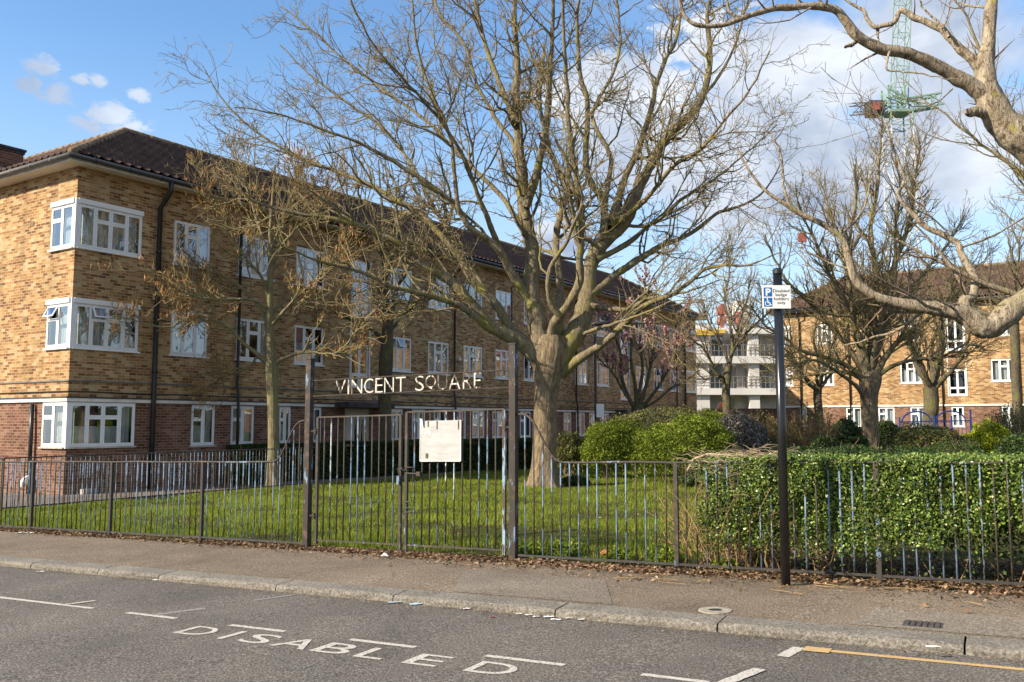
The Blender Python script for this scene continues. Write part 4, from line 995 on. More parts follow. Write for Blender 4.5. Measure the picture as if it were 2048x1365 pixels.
me = fit(text_mesh('P', 1, 0, .035), sqx0 + .018, sqx1 - .012, zt_ - .096, zt_ - .030); place(me, lambda x, y, z: np.array([x, yy - e * 2, y]) - sp_); link('symbol', me, 'sign_white', plate)
b = MB(); cxw, czw = sqx0 + .037, zt_ - .167
def band(pts, w):
    for i in range(len(pts) - 1):
        (x0, z0), (x1, z1) = pts[i], pts[i + 1]; L = math.hypot(x1 - x0, z1 - z0); nx, nz = -(z1 - z0) / L * w / 2, (x1 - x0) / L * w / 2; ex, ez = (x1 - x0) / L * w * .25, (z1 - z0) / L * w * .25
        b.face([(x0 + nx - ex, yy - e * 2 - i * .00003, z0 + nz - ez), (x1 + nx + ex, yy - e * 2 - i * .00003, z1 + nz + ez), (x1 - nx + ex, yy - e * 2 - i * .00003, z1 - nz + ez), (x0 - nx - ex, yy - e * 2 - i * .00003, z0 - nz - ez)][::-1])
band([(cxw - .003 + .022 * math.cos(a), czw - .002 + .022 * math.sin(a)) for a in np.linspace(R_(115), R_(350), 12)], .006)
band([(cxw - .004, czw + .038), (cxw - .002, czw + .006), (cxw + .016, czw + .004), (cxw + .026, czw - .018), (cxw + .034, czw - .015)], .0085)
band([(cxw - .003, czw + .020), (cxw + .013, czw + .019)], .006)
b.face([(cxw - .005 + .0065 * math.cos(a), yy - e * 2.3, czw + .042 + .0065 * math.sin(a)) for a in np.linspace(0, 2 * math.pi, 13)[:-1]])
b.build('symbol', 'sign_white', plate)
for i, (tx, wd) in enumerate((('Disabled', .150), ('badge', .104), ('holders', .136), ('only', .074))):
    zc = zt_ - .052 - i * .037; xc = xl_ + .175; dsc = .007 if tx in ('badge', 'only') else 0
    me = fit(text_mesh(tx, 1, 0, .0), xc - wd / 2, xc + wd / 2, zc - .013 - dsc, zc + .016); place(me, lambda x, y, z: np.array([x, yy - e * 1.6, y]) - sp_); link('lettering', me, 'sign_black', plate)

# street lamp
q = hpx(1191, 40.0); o = thing('street_lamp', 'slim black street lamp standing by the left block between two windows', 'street lamp', q); X, Y, Z = q
tz = EYE + (846 - 650) / F_PX * 40
b = MB(); b.tube([(X, Y, Z - .2), (X, Y, Z + 1.2), (X, Y, Z + 1.25), (X, Y, tz)], [.085, .085, .06, .05], 10); b.build('pole', 'black_iron', o, smooth=True)
b = MB(); b.tube([(X - .12, Y, tz), (X + .3, Y, tz + .05)], .035, 8); b.build('arm', 'black_iron', o)
b = MB(); b.tube([(X - .15, Y, tz + .04), (X, Y, tz + .07), (X + .55, Y, tz + .10), (X + .62, Y, tz + .09)], [.05, .10, .10, .04], 8); b.build('lamp_head', 'black_iron', o, smooth=True)
b = MB(); b.box((X + .02, Y - .12, Z + 2.0), (X + .36, Y - .1, Z + 2.6)); b.build('small_plate', 'sign_white', o)

# blue play area frame
yp = 36.0
o = thing('climbing_frame', 'bright blue metal climbing frame with curved bars behind the shrubs at the right', 'play frame', hpx(1868, yp))
def PP(px, h, dy=0): q = hpx(px, yp + dy); return (q[0], q[1], q[2] + h)
for px in (1796, 1832, 1866, 1900, 1938): b = MB(); b.tube([PP(px, -.1), PP(px, 1.75 if px != 1938 else 2.0)], .035, 8); b.build('post', 'play_blue', o)
b = MB()
for k in range(18): px = 1800 + k * 8; b.tube([PP(px, .1), PP(px, 1.55)], .014, 5)
b.build('bar', 'play_blue', o)
b = MB(); 
for h in (.3, .95, 1.55): b.tube([PP(1796, h), PP(1938, h)], .022, 6)
b.build('rail', 'play_blue', o)
b = MB()
for x0 in (1800, 1868): b.tube([PP(x0 + 30 * (1 - math.cos(t_)), 1.5 + .45 * math.sin(t_)) for t_ in np.linspace(0, math.pi, 12)], .03, 6)
b.build('arch', 'play_blue', o)
b = MB()
for px in (1796, 1938): b.tube([PP(px, 1.3), PP(px, 1.3, 2.5)], .03, 6)
b.build('side_rail', 'play_blue', o)

# ================================================================== LITTER
rl_ = random.Random(4)
def scrap(px, py, w, h, m, label, name='paper_scrap', cat='litter', group='litter in the gutter', off=-KH, wad=False):
    g = gpx(px, py, off); b = MB(); n = 5; rr = random.Random(int(px * 7 + py)); an = rr.uniform(-.4, .4); V = []
    for j in range(n + 1):
        for i in range(n + 1):
            x = (i / n - .5) * w; y = (j / n - .5) * h; z = .006 + rr.uniform(0, .014) * (2.4 if wad else 1) * min(1, (w + h) * 4)
            if wad: z += .05 * math.cos(i / n * 3 - 1.5) * math.cos(j / n * 3 - 1.5) * w / .14
            X = g[0] + (x + rr.uniform(-.1, .1) * w * .5) * math.cos(an) - y * math.sin(an); Y = g[1] + x * math.sin(an) + (y + rr.uniform(-.1, .1) * h * .5) * math.cos(an)
            V.append((X, Y, zg(X, Y) + off + z))
    for j in range(n):
        for i in range(n): k = j * (n + 1) + i; b.face([V[k], V[k + 1], V[k + n + 2], V[k + n + 1]])
    me = b.mesh(name); o = link(name, me, m, None, label, cat, group); orig(o, me, g)
scrap(790, 1207, .13, .04, 'plastic_blue', 'flattened pale blue wrapper, leftmost of the litter below the gate')
scrap(838, 1210, .17, .05, 'plastic_blue', 'longer crumpled pale wrapper just right of the first one in the gutter')
scrap(938, 1219, .10, .04, 'paper', 'single white card lying on the road below the notice board')
scrap(985, 1236, .04, .03, 'hoist_red', 'tiny red and white scrap on the road', 'wrapper_scrap')
for (x, y), od in zip(((1040, 1229), (1058, 1232), (1072, 1235), (1098, 1236), (1112, 1241), (1140, 1238), (1163, 1241)), ('leftmost', 'second', 'third', 'middle', 'fifth', 'sixth', 'rightmost')):
    scrap(x, y, rl_.uniform(.05, .09), rl_.uniform(.025, .045), 'paper', f'{od} of the seven torn white paper scraps along the kerb')
scrap(770, 1115, .09, .06, 'paper', 'crumpled white cup on the dry leaves under the left gate leaf', 'crushed_cup', 'cup', None, 0, True)
scrap(52, 1067, .30, .05, 'paper', 'white plastic strip on the pavement at the far left under the railings', 'plastic_strip', 'litter', None, 0)
scrap(1865, 1296, .09, .03, 'paper', 'small white scrap on the kerb near the drain cover', 'paper_scrap', 'litter', None, .006)
scrap(312, 1162, .08, .03, 'paper', 'small pale scrap in the gutter at the left of the kerb')
scrap(80, 1145, .09, .03, 'paper', 'pale scrap in the gutter near the left edge of the road')
scrap(1215, 1112, .16, .09, 'orange_brick_', 'orange brick fragment lying inside the railings right of the gate', 'brick_fragment', 'brick', None, 0, True)

# ================================================================== GRASS, LEAF LITTER
def cross_tris(P, H, W, rng, bend=.4):
    """one triangle blade per point"""
    n = len(P); a = rng.rand(n) * 2 * np.pi; dx = np.cos(a) * W / 2; dy = np.sin(a) * W / 2
    l = rng.randn(n, 2) * bend * H[:, None] * .6
    V = np.empty((n, 3, 3)); V[:, 0] = P; V[:, 1] = P; V[:, 2] = P
    V[:, 0, 0] -= dx; V[:, 0, 1] -= dy; V[:, 1, 0] += dx; V[:, 1, 1] += dy; V[:, 2, 0] += l[:, 0]; V[:, 2, 1] += l[:, 1]; V[:, 2, 2] += H
    return V.reshape(-1, 3), np.arange(n * 3).reshape(-1, 3)
def zgv(x, y): return .07 + .02 * (.877 * x - .48 * y)
rng = np.random.RandomState(12)
n = 520000; al = rng.uniform(-19.5, 13, n); u = rng.rand(n); pe = 8.9 * (34 / 8.9) ** u
x = RD[0] * al + RN[0] * pe; y = RD[1] * al + RN[1] * pe
fdist = (x - BC[0]) * (-BV[0]) + (y - BC[1]) * (-BV[1])
sfx = x / np.maximum(y, .1)
keep = (fdist > 3.25) & (y > 5) & (np.abs(sfx) < .66)
worn = np.exp(-(((al + 6.0) / 2.2) ** 2 + ((pe - 11.2) / .8) ** 2)); keep &= rng.rand(n) > worn * .97
keep &= ~((pe < 9.1) & (rng.rand(n) < .5)); keep &= ~((al > -2.75) & (pe < 13.5))
pat = np.sin(x * 1.7 + 2 * np.sin(y * .9)) + np.sin(y * 2.3 + 2 * np.sin(x * 1.1)) + .8 * np.sin(x * 6.1 + y * 3.3) * np.sin(y * 5.2); keep &= rng.rand(n) < np.clip(.85 + .35 * pat, .25, 1)
x, y, pe, al = x[keep], y[keep], pe[keep], al[keep]; n = len(x)
d = np.hypot(x, y); H = rng.uniform(.035, .085, n) * (1 + .35 * np.sin(x * 2.1) * np.sin(y * 1.7)); tuft = rng.rand(n) < .04; H[tuft] *= 1.8; H *= np.clip(1 + .28 * pat[keep], .5, 1.7)
Wd = .0035 + d * .00045
V, F_ = cross_tris(np.stack([x, y, zgv(x, y) - .005], 1), H, Wd, rng)
link('grass', npmesh('grass', V, [F_]), 'grass_blade', None, 'short bright green grass covering the lawn behind the railings', 'grass', None, 'stuff')
# small weeds at the fence foot
def leaf_quads(P, Nn, size, rng, aspect=.55):
    n = len(P); t1 = rng.randn(n, 3); t1 -= (t1 * Nn).sum(1)[:, None] * Nn; t1 /= np.linalg.norm(t1, axis=1)[:, None] + 1e-9; t2 = np.cross(Nn, t1)
    s = (size if np.ndim(size) else np.full(n, size)); a = t1 * s[:, None] * .5; bq = t2 * s[:, None] * .5 * aspect; fold = Nn * s[:, None] * .12
    V = np.empty((n, 4, 3)); V[:, 0] = P - a; V[:, 1] = P + bq + fold; V[:, 2] = P + a; V[:, 3] = P - bq + fold
    return V.reshape(-1, 3), np.arange(n * 4).reshape(-1, 4)
def rnorm(n, rng, up=0.):
    v = rng.randn(n, 3); v[:, 2] += up; return v / np.linalg.norm(v, axis=1)[:, None]
n = 9000; al = rng.uniform(-5, -2.3, n); pe = 8.95 + np.abs(rng.randn(n)) * .5
cl = np.sin(al * 5) + np.sin(al * 11 + pe * 4) > .2; al, pe = al[cl], pe[cl]; n = len(al)
x = RD[0] * al + RN[0] * pe; y = RD[1] * al + RN[1] * pe
V, F_ = leaf_quads(np.stack([x, y, zgv(x, y) + rng.uniform(.01, .12, n)], 1), rnorm(n, rng, 1.2), rng.uniform(.03, .07, n), rng)
link('weeds', npmesh('weeds', V, [F_]), 'round_leaf', None, 'low leafy weeds growing at the foot of the railings right of the gate', 'weeds', None, 'stuff')
# dry leaves
n = 62000; al = rng.uniform(-17, 5.5, n); w = np.clip(.5 + (al + 6) * .06, .25, 1.0)
pe = 8.84 - np.abs(rng.randn(n)) * .19 * w + rng.rand(n) * .16 + np.where(rng.rand(n) < .05, -rng.rand(n) * 1.1 * w, 0) + np.where((al > -2.9) & (rng.rand(n) < .65), rng.rand(n) * 1.9, 0)
dens = .35 + .65 * (np.sin(al * 1.9) * .5 + .5); k = (rng.rand(n) < np.clip(dens + (al > -8) * .3, 0, 1)) & (pe > 7.0); al, pe = al[k], pe[k]; n = len(al)
x = RD[0] * al + RN[0] * pe; y = RD[1] * al + RN[1] * pe
V, F_ = leaf_quads(np.stack([x, y, zgv(x, y) + .008 + np.abs(rng.randn(n)) * .014], 1), rnorm(n, rng, 2.5), rng.uniform(.02, .06, n), rng, .6)
link('leaf_litter', npmesh('leaf_litter', V, [F_]), 'dry_leaf', None, 'brown dry leaves heaped along the foot of the railings on the pavement', 'dead leaves', None, 'stuff')
n = 2600; al = rng.uniform(-12, 5.5, n); pe = 6.62 - np.abs(rng.randn(n)) * .06; x = RD[0] * al + RN[0] * pe; y = RD[1] * al + RN[1] * pe
V, F_ = leaf_quads(np.stack([x, y, zgv(x, y) - KH + .008 + rng.rand(n) * .006], 1), rnorm(n, rng, 3.5), rng.uniform(.006, .022, n), rng, .6)
link('gutter_debris', npmesh('gutter_debris', V, [F_]), 'dry_leaf', None, 'small brown leaf bits and grit lying along the kerb in the gutter', 'leaf debris', None, 'stuff')
# scattered grit and leaves over the pavement, lawn
n = 1500; al = rng.uniform(-14, 5.5, n); pe = rng.uniform(6.95, 8.7, n); x = RD[0] * al + RN[0] * pe; y = RD[1] * al + RN[1] * pe
V, F_ = leaf_quads(np.stack([x, y, zgv(x, y) + .007], 1), rnorm(n, rng, 5), rng.uniform(.005, .016, n), rng, .6)
link('pavement_debris', npmesh('pavement_debris', V, [F_]), 'dry_leaf', None, 'scattered bits of leaf across the pavement', 'leaf debris', None, 'stuff')
n = 700; al = rng.uniform(-9, 3, n); pe = 9.0 + rng.rand(n) * 6; k = rng.rand(n) < .3 + np.exp(-(((al + 6.0) / 2.2) ** 2 + ((pe - 11.2) / .8) ** 2)); al, pe = al[k], pe[k]; n = len(al); x = RD[0] * al + RN[0] * pe; y = RD[1] * al + RN[1] * pe
V, F_ = leaf_quads(np.stack([x, y, zgv(x, y) + .05 + rng.rand(n) * .02], 1), rnorm(n, rng, 2), rng.uniform(.03, .06, n), rng, .6)
link('lawn_leaves', npmesh('lawn_leaves', V, [F_]), 'dry_leaf', None, 'dry leaves scattered on the worn patch of lawn behind the gates', 'dead leaves', None, 'stuff')
# fallen sticks on the leaf strip
b = MB()
for k in range(70):
    a = rf_.uniform(-4.5, 5); p = rf_.uniform(8.1, 9.0); q = rp(a, p, .02); an = rf_.gauss(-.5, .5); L = rf_.uniform(.08, .35)
    m_ = q + np.array([math.cos(an) * L / 2, math.sin(an) * L / 2, rf_.uniform(.0, .03)]); e_ = q + np.array([math.cos(an + .3) * L, math.sin(an + .3) * L, .01]); b.tube([q, m_, e_], .004, 4, False)
b.build('fallen_sticks', 'twig_tan', None, label='thin fallen sticks lying among the dry leaves by the hedge foot', cat='sticks', kind='stuff')

# ================================================================== HEDGE AND SHRUBS
def fbm(P, f, seed, o=3):
    r = np.random.RandomState(seed); s = np.zeros(len(P)); amp = 1.
    for k in range(o):
        for j in range(4):
            d = r.randn(3); d /= np.linalg.norm(d); s += amp * np.sin(P @ d * f * (1.9 ** k) * r.uniform(.7, 1.3) + r.uniform(0, 6.28)) / 4
        amp *= .6
    return s
def join(L):
    Vs = []; Fs = {}; off = 0
    for V, F_ in L:
        Vs.append(V); Fs.setdefault(F_.shape[1], []).append(F_ + off); off += len(V)
    return np.concatenate(Vs), [np.concatenate(v) for v in Fs.values()]
rng = np.random.RandomState(5)
# near hedge: box-shaped, thinner at its left end and foot
H0, H1 = fpx(1400, 9.1), 6.8; PE0, PE1 = 8.82, 10.0; HH = 1.13
hb = rp(2, 9.4); HG = thing('privet_hedge', 'clipped green privet hedge with twiggy bare foot behind the right-hand railings', 'hedge', hb)
def hedge_pts(n, shell):
    al = rng.uniform(H0, H1, n); f = rng.rand(n); z = rng.rand(n); pe = rng.uniform(PE0, PE1, n)
    face = rng.rand(n)
    front = face < .55; topm = (face >= .55) & (face < .85)
    pe = np.where(front, PE0 + np.abs(rng.randn(n)) * shell, pe); zz = np.where(topm, HH - np.abs(rng.randn(n)) * shell, .08 + z * (HH - .08))
    x = RD[0] * al + RN[0] * pe; y = RD[1] * al + RN[1] * pe; P = np.stack([x, y, zgv(x, y) + zz], 1)
    lump = fbm(P, 6.0, 3); P[:, 2] += np.where(topm, lump * .035, 0); P[:, :2] -= (RN * 1)[None, :] * np.where(front, .075 * lump, 0)[:, None]
    zr = zz / HH; edge = np.clip((al - H0) / 1.1, 0, 1)
    prob = np.clip((zr - .17) / .26, .03, 1) * np.clip(.5 + .9 * edge, 0, 1)
    hole = fbm(P, 8.5, 9) > -.5 + (1 - edge) * .45 + np.clip(.45 - zr, 0, 1) * 1.6
    k = (rng.rand(n) < prob) & hole
    return P[k]
P = hedge_pts(240000, .07)
# leaves grow in small sprays
Nn = rnorm(len(P), rng, .6); Nn[:, :2] -= RN[None, :] * .5; Nn /= np.linalg.norm(Nn, axis=1)[:, None]
V, F_ = leaf_quads(P + rng.randn(len(P), 3) * .012, Nn, rng.uniform(.018, .037, len(P)), rng, .6)
link('foliage', npmesh('foliage', V - hb, [F_]), 'privet_leaf', HG)
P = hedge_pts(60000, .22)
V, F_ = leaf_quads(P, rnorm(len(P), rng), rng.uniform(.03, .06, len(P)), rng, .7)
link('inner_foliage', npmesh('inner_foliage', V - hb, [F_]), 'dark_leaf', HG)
# ================================================================== BRANCHES
def tubes(P, R, sides):
    """P (B,n,3) centre lines, R (B,n) radii"""
    B, n, _ = P.shape; T = np.empty_like(P); T[:, 1:-1] = P[:, 2:] - P[:, :-2]; T[:, 0] = P[:, 1] - P[:, 0]; T[:, -1] = P[:, -1] - P[:, -2]
    T /= np.linalg.norm(T, axis=2)[..., None] + 1e-9
    ref = np.cross(T[:, 0], np.where(np.abs(T[:, 0, 2:3]) > .8, np.array([[1., 0, 0]]), np.array([[0, 0, 1.]]))); ref /= np.linalg.norm(ref, axis=1)[:, None] + 1e-9
    A = np.empty_like(P)
    for k in range(n):
        ref = ref - (ref * T[:, k]).sum(1)[:, None] * T[:, k]; ref /= np.linalg.norm(ref, axis=1)[:, None] + 1e-9; A[:, k] = ref
    C = np.cross(T, A); an = np.arange(sides) / sides * 2 * np.pi
    V = P[:, :, None] + (A[:, :, None] * np.cos(an)[None, None, :, None] + C[:, :, None] * np.sin(an)[None, None, :, None]) * R[:, :, None, None]
    idx = np.arange(B * n * sides).reshape(B, n, sides); a = idx[:, :-1]; b2 = idx[:, 1:]
    F_ = np.stack([a, np.roll(a, -1, 2), np.roll(b2, -1, 2), b2], -1).reshape(-1, 4)
    return V.reshape(-1, 3), F_
def resample(pts, n):
    pts = np.asarray(pts, float); k = len(pts)
    if k > 2:   # Catmull-Rom, dense
        E = np.vstack([2 * pts[0] - pts[1], pts, 2 * pts[-1] - pts[-2]]); out = []
        for i in range(k - 1):
            p0, p1, p2, p3 = E[i], E[i + 1], E[i + 2], E[i + 3]
            for t in np.linspace(0, 1, 8, endpoint=False): out.append(.5 * ((2 * p1) + (-p0 + p2) * t + (2 * p0 - 5 * p1 + 4 * p2 - p3) * t * t + (-p0 + 3 * p1 - 3 * p2 + p3) * t ** 3))
        out.append(pts[-1]); pts = np.array(out)
    L = np.concatenate([[0], np.cumsum(np.linalg.norm(np.diff(pts[:, :3], axis=0), axis=1))]); s = np.linspace(0, L[-1], n)
    return np.stack([np.interp(s, L, pts[:, j]) for j in range(pts.shape[1])], 1)
def sprout(P, R, rng, dens, Lr, ang, up, wig, m, rs, rend, tr=(.15, 1.), out=None, outw=0., decay=.5, minr=0.):
    """children of every parent: positions by length x density"""
    B, n, _ = P.shape; seg_ = np.linalg.norm(np.diff(P, axis=1), axis=2); Ls = seg_.sum(1)
    cnt = rng.poisson(Ls * dens * (tr[1] - tr[0])); pid = np.repeat(np.arange(B), cnt); N_ = len(pid)
    if N_ == 0: return np.zeros((0, m, 3)), np.zeros((0, m))
    t = rng.uniform(tr[0], tr[1], N_); f = t * (n - 1); i = np.minimum(f.astype(int), n - 2); w = (f - i)[:, None]
    p = P[pid, i] * (1 - w) + P[pid, i + 1] * w; tan = P[pid, i + 1] - P[pid, i]; tan /= np.linalg.norm(tan, axis=1)[:, None] + 1e-9
    rp_ = R[pid, i] * (1 - w[:, 0]) + R[pid, i + 1] * w[:, 0]
    v = rng.randn(N_, 3); v -= (v * tan).sum(1)[:, None] * tan; v /= np.linalg.norm(v, axis=1)[:, None] + 1e-9
    a = np.radians(rng.uniform(ang[0], ang[1], N_))[:, None]; d = np.cos(a) * tan + np.sin(a) * v
    L = rng.uniform(Lr[0], Lr[1], N_) * (1 - decay * t)
    st = (L / (m - 1))[:, None]; Q = np.empty((N_, m, 3)); Q[:, 0] = p
    bias = np.zeros(3); bias[2] = up
    for k in range(1, m):
        d = d + rng.randn(N_, 3) * wig + bias
        if out is not None:
            o = Q[:, k - 1] - out; o /= np.linalg.norm(o, axis=1)[:, None] + 1e-9; d = d + o * outw
        d /= np.linalg.norm(d, axis=1)[:, None] + 1e-9; Q[:, k] = Q[:, k - 1] + d * st
    r0 = np.maximum(np.minimum(rp_ * rs, .012 + L * .013), rend); Rr = r0[:, None] * (1 - np.linspace(0, 1, m))[None] ** .8 + rend * np.linspace(0, 1, m)[None]
    return Q, np.maximum(Rr, minr)
def build_tree(name, label, base, limbs, mats=('bark_limb', 'twig'), seed=1, group=None, cat='tree', levels=None, sides=(12, 6, 4, 3, 3), roots=True, trunk=1, leaves=None, min_tw=.0035, extra_parts=None, center=None, kink=.012):
    """limbs: list of (N,4) arrays x,y,z,r ; the first is the trunk"""
    rng = np.random.RandomState(seed); base = np.asarray(base, float)
    o = thing(name, label, cat, base, 0, group)
    n0 = 26; LP = []; LR = []
    for k, l in enumerate(limbs):
        q = resample(l, n0); L = np.linalg.norm(q[-1, :3] - q[0, :3])
        j = rng.randn(n0, 3) * kink * np.linspace(.3, 1, n0)[:, None]; j[0] = 0; q[:, :3] += j * (0 if k < trunk else 1)
        LP.append(q[:, :3]); LR.append(q[:, 3])
    LP = np.array(LP); LR = np.array(LR)
    big = sides[0] >= 12; ns = 96 if big else 20; nn = 110 if big else 40; qt = resample(limbs[0], nn)
    V, F_ = tubes(qt[None, :, :3], qt[None, :, 3], ns); V3 = V.reshape(nn, ns, 3); cen = qt[:, None, :3]; rad = V3 - cen; rl0 = np.linalg.norm(rad, axis=2, keepdims=True) + 1e-9; rad = rad / rl0
    an = np.arctan2(rad[..., 1], rad[..., 0]); ph = fbm(V, 2.2, seed + 4).reshape(nn, ns) * 2.2; hgt = V3[..., 2] - base[2]; R0 = qt[0, 3]
    ridg = (np.abs(np.sin(an * 9 + ph)) ** .6 * .55 + np.abs(np.sin(an * 17 - ph * 1.7)) ** .7 * .45 - .6) * .055 + fbm(V * np.array([1, 1, .5]), 9 / max(R0, .1) * .3, seed + 6).reshape(nn, ns) * .035
    root = np.clip(np.cos(an * 5 + seed) * .5 + .35, 0, 1) * np.exp(-np.clip(hgt, 0, 9) / (R0 * .9)) * .45
    V = (V3 + rad * (qt[:, 3][:, None] * (ridg + root))[..., None]).reshape(-1, 3)
    link('trunk', npmesh('trunk', V - base, [F_], smooth=True), mats[0] if not isinstance(mats[0], tuple) else mats[0][0], o)
    c = center if center is not None else LP[0, -1] - np.array([0, 0, 1.0])
    if big:
        hs = 110; Lh = np.array([resample(np.c_[a_, b_], hs) for a_, b_ in zip(LP[trunk:], LR[trunk:])]); hP, hR = Lh[..., :3], Lh[..., 3]
        hR = hR * (1 + .09 * fbm(hP.reshape(-1, 3), 5., seed + 7).reshape(hR.shape) + .07 * fbm(hP.reshape(-1, 3), 17., seed + 8).reshape(hR.shape))
        V, F_ = tubes(hP, hR, 18); V3 = V.reshape(len(Lh), hs, 18, 3); rad = V3 - hP[:, :, None]
        V = (V3 + rad * (.10 * fbm(V, 22., seed + 9) + .07 * fbm(V * np.array([1, 1, .6]), 45., seed + 10)).reshape(len(Lh), hs, 18, 1)).reshape(-1, 3)
    else: V, F_ = tubes(LP[trunk:], LR[trunk:], sides[0]) if len(LP) > trunk else (np.zeros((0, 3)), np.zeros((0, 4), int))
    if len(V): V = V + (fbm(V, 9., seed + 1) * .006)[:, None]; V = V + (fbm(V * np.array([1, 1, .5]), 3.5, seed + 2) * .012)[:, None] * (np.linalg.norm(V[:1]) > 0); link('limbs', npmesh('limbs', V - base, [F_], smooth=True), mats[0] if not isinstance(mats[0], tuple) else mats[0][1], o)
    P, R = LP[trunk:], LR[trunk:]; med = []; fin = []; lastP = None
    allP = []
    for li, lv in enumerate(levels):
        Q, Rq = sprout(P, R, rng, lv['d'], lv['L'], lv.get('a', (30, 65)), lv.get('up', .1), lv.get('w', .16), lv.get('m', 6), lv.get('rs', .55), lv.get('re', min_tw), lv.get('t', (.15, 1)), c, lv.get('o', .06), lv.get('dc', .5), min_tw)
        t_ = tubes(Q, Rq, sides[min(li + 1, len(sides) - 1)]); (med if li == 0 else fin).append(t_)
        if lv.get('also') is not None:   # also let the same parents feed the next level
            P = Q; R = Rq
            Q2, R2 = sprout(LP[trunk:], LR[trunk:], rng, lv['also'], levels[min(li + 1, len(levels) - 1)]['L'], (30, 80), .1, .16, 5, .4, min_tw, (.3, 1), c, .06, .3, min_tw)
            fin.append(tubes(Q2, R2, 3))
        else: P = Q; R = Rq
        allP.append(Q)
    for nm, L_, mt in (('branches', med, mats[2] if len(mats) > 2 else mats[0]), ('twigs', fin, mats[1])):
        if L_ and sum(len(a[0]) for a in L_):
            V, F_ = join(L_); link(nm, npmesh(nm, V - base, F_, smooth=(nm == 'branches')), mt if not isinstance(mt, tuple) else mt[0], o)
    if leaves:
        for (nm, mt, lvl, cnt, sz, asp, hang) in leaves:
            Q = allP[lvl]; n = cnt; i = rng.randint(0, len(Q), n); k = rng.randint(1, Q.shape[1], n); p = Q[i, k] + rng.randn(n, 3) * .015
            if hang: Nn = rnorm(n, rng); Nn[:, 2] *= .15; Nn /= np.linalg.norm(Nn, axis=1)[:, None]
            else: Nn = rnorm(n, rng)
            V, F_ = leaf_quads(p, Nn, rng.uniform(sz * .6, sz * 1.3, n), rng, asp)
            if hang:
                V = V.reshape(n, 4, 3); ax = V[:, 2] - V[:, 0]; Lx = np.linalg.norm(ax, axis=1)
                V[:, 0] = p; V[:, 2] = p + np.stack([rng.randn(n) * .2, rng.randn(n) * .2, rng.uniform(.5, 1.2, n)], 1) * Lx[:, None]
                mid = (V[:, 0] + V[:, 2]) / 2; wv = np.stack([rng.randn(n), rng.randn(n), np.zeros(n)], 1); wv /= np.linalg.norm(wv, axis=1)[:, None]; V[:, 1] = mid + wv * Lx[:, None] * asp / 2; V[:, 3] = mid - wv * Lx[:, None] * asp / 2; V = V.reshape(-1, 3)
            link(nm, npmesh(nm, V - base, [F_]), mt, o)
    return o
def trace(pts, depth, w0, w1, dz=0.0, dz0=0.0, ext=None):
    """limb followed in the photograph: pts (x,y) with real depth; widths in photo pixels at both ends"""
    pts = list(pts); n = len(pts); out = []
    d = np.concatenate([[0], np.cumsum([math.hypot(pts[i + 1][0] - pts[i][0], pts[i + 1][1] - pts[i][1]) for i in range(n - 1)])]); d /= d[-1]
    for (x, y), t in zip(pts, d):
        D = depth + dz0 + (dz - dz0) * t; p = wpx(x, y, D); w = (w0 + (w1 - w0) * t ** .62) * .93; out.append((*p, w / 2 * D / F_PX))
    if ext:     # continue beyond the frame in real space
        a = np.array(out[-2][:3]); b2 = np.array(out[-1][:3]); dr = (b2 - a) / np.linalg.norm(b2 - a)
        for k in range(1, 4): out.append((*(b2 + (dr + np.array([0, 0, .15])) * ext * k / 3), out[n - 1][3] * (1 - k / 3.3)))
    return np.array(out)
def auto_limbs(P0, r0, rng, n, length, spread=(25, 70), rise=.25, ratio=.5, zj=.5, az0=0):
    out = []
    for k in range(n):
        az = az0 + k * 2.399 + rng.uniform(-.3, .3); el = math.radians(90 - rng.uniform(*spread)); L = length * rng.uniform(.75, 1.15)
        d = np.array([math.cos(az) * math.cos(el), math.sin(az) * math.cos(el), math.sin(el)]); p = np.array(P0, float) + np.array([0, 0, -rng.uniform(0, zj)]); pts = [(*p, r0 * ratio)]; m = 8
        for i in range(1, m + 1):
            d = d + rng.randn(3) * .16 + np.array([0, 0, rise * (1.2 - i / m)]) * .5; d /= np.linalg.norm(d); p = p + d * L / m; pts.append((*p, r0 * ratio * (1 - i / m * .88)))
        out.append(np.array(pts))
    return out
def stemline(base, top, r0, r1, wob=.05, seed=0, flare=1.35):
    r = np.random.RandomState(seed); n = 7; out = []
    for k in range(n):
        t = k / (n - 1); p = np.asarray(base) * (1 - t) + np.asarray(top) * t; p = p + np.array([r.randn() * wob * t * (1 - t) * 4, r.randn() * wob * t * (1 - t) * 4, 0]); rr = r0 + (r1 - r0) * t
        if k == 0: rr *= flare; p[2] -= .12
        if k == 1: rr *= 1 + (flare - 1) * .2
        out.append((*p, rr))
    return np.array(out)

# ------------------------------------------------------------------ the big tree in the middle
DB = 23.2; gb = hpx(1088, DB)
trunk = [(1089, 984, 74), (1088, 960, 62), (1089, 920, 55), (1090, 860, 53), (1091, 800, 54), (1094, 760, 60), (1098, 728, 72), (1101, 700, 78), (1103, 672, 66)]
T_ = np.array([(*wpx(x, y, DB), w * .87 / 2 * DB / F_PX) for x, y, w in trunk]); T_[0, 2] = gb[2] - .1
LB_ = [T_]
def t(*a, **k): LB_.append(trace(a[0], DB, *a[1:], **k))
t([(1085, 725), (1081, 690), (1077, 655), (1071, 617), (1061, 590), (1066, 513), (1051, 436), (1041, 308), (1036, 241), (1033, 170), (1033, 103), (1028, 30), (1028, -20)], 52, 9, dz=.4, ext=2.5)
t([(1052, 415), (1072, 349), (1092, 256), (1098, 190), (1102, 128), (1105, 60), (1105, -20)], 22, 8, dz=-.8, ext=2.5)
t([(1036, 250), (1020, 215), (1005, 180), (985, 130), (974, 103), (954, 26), (950, -20)], 16, 7, dz=.8, ext=2)
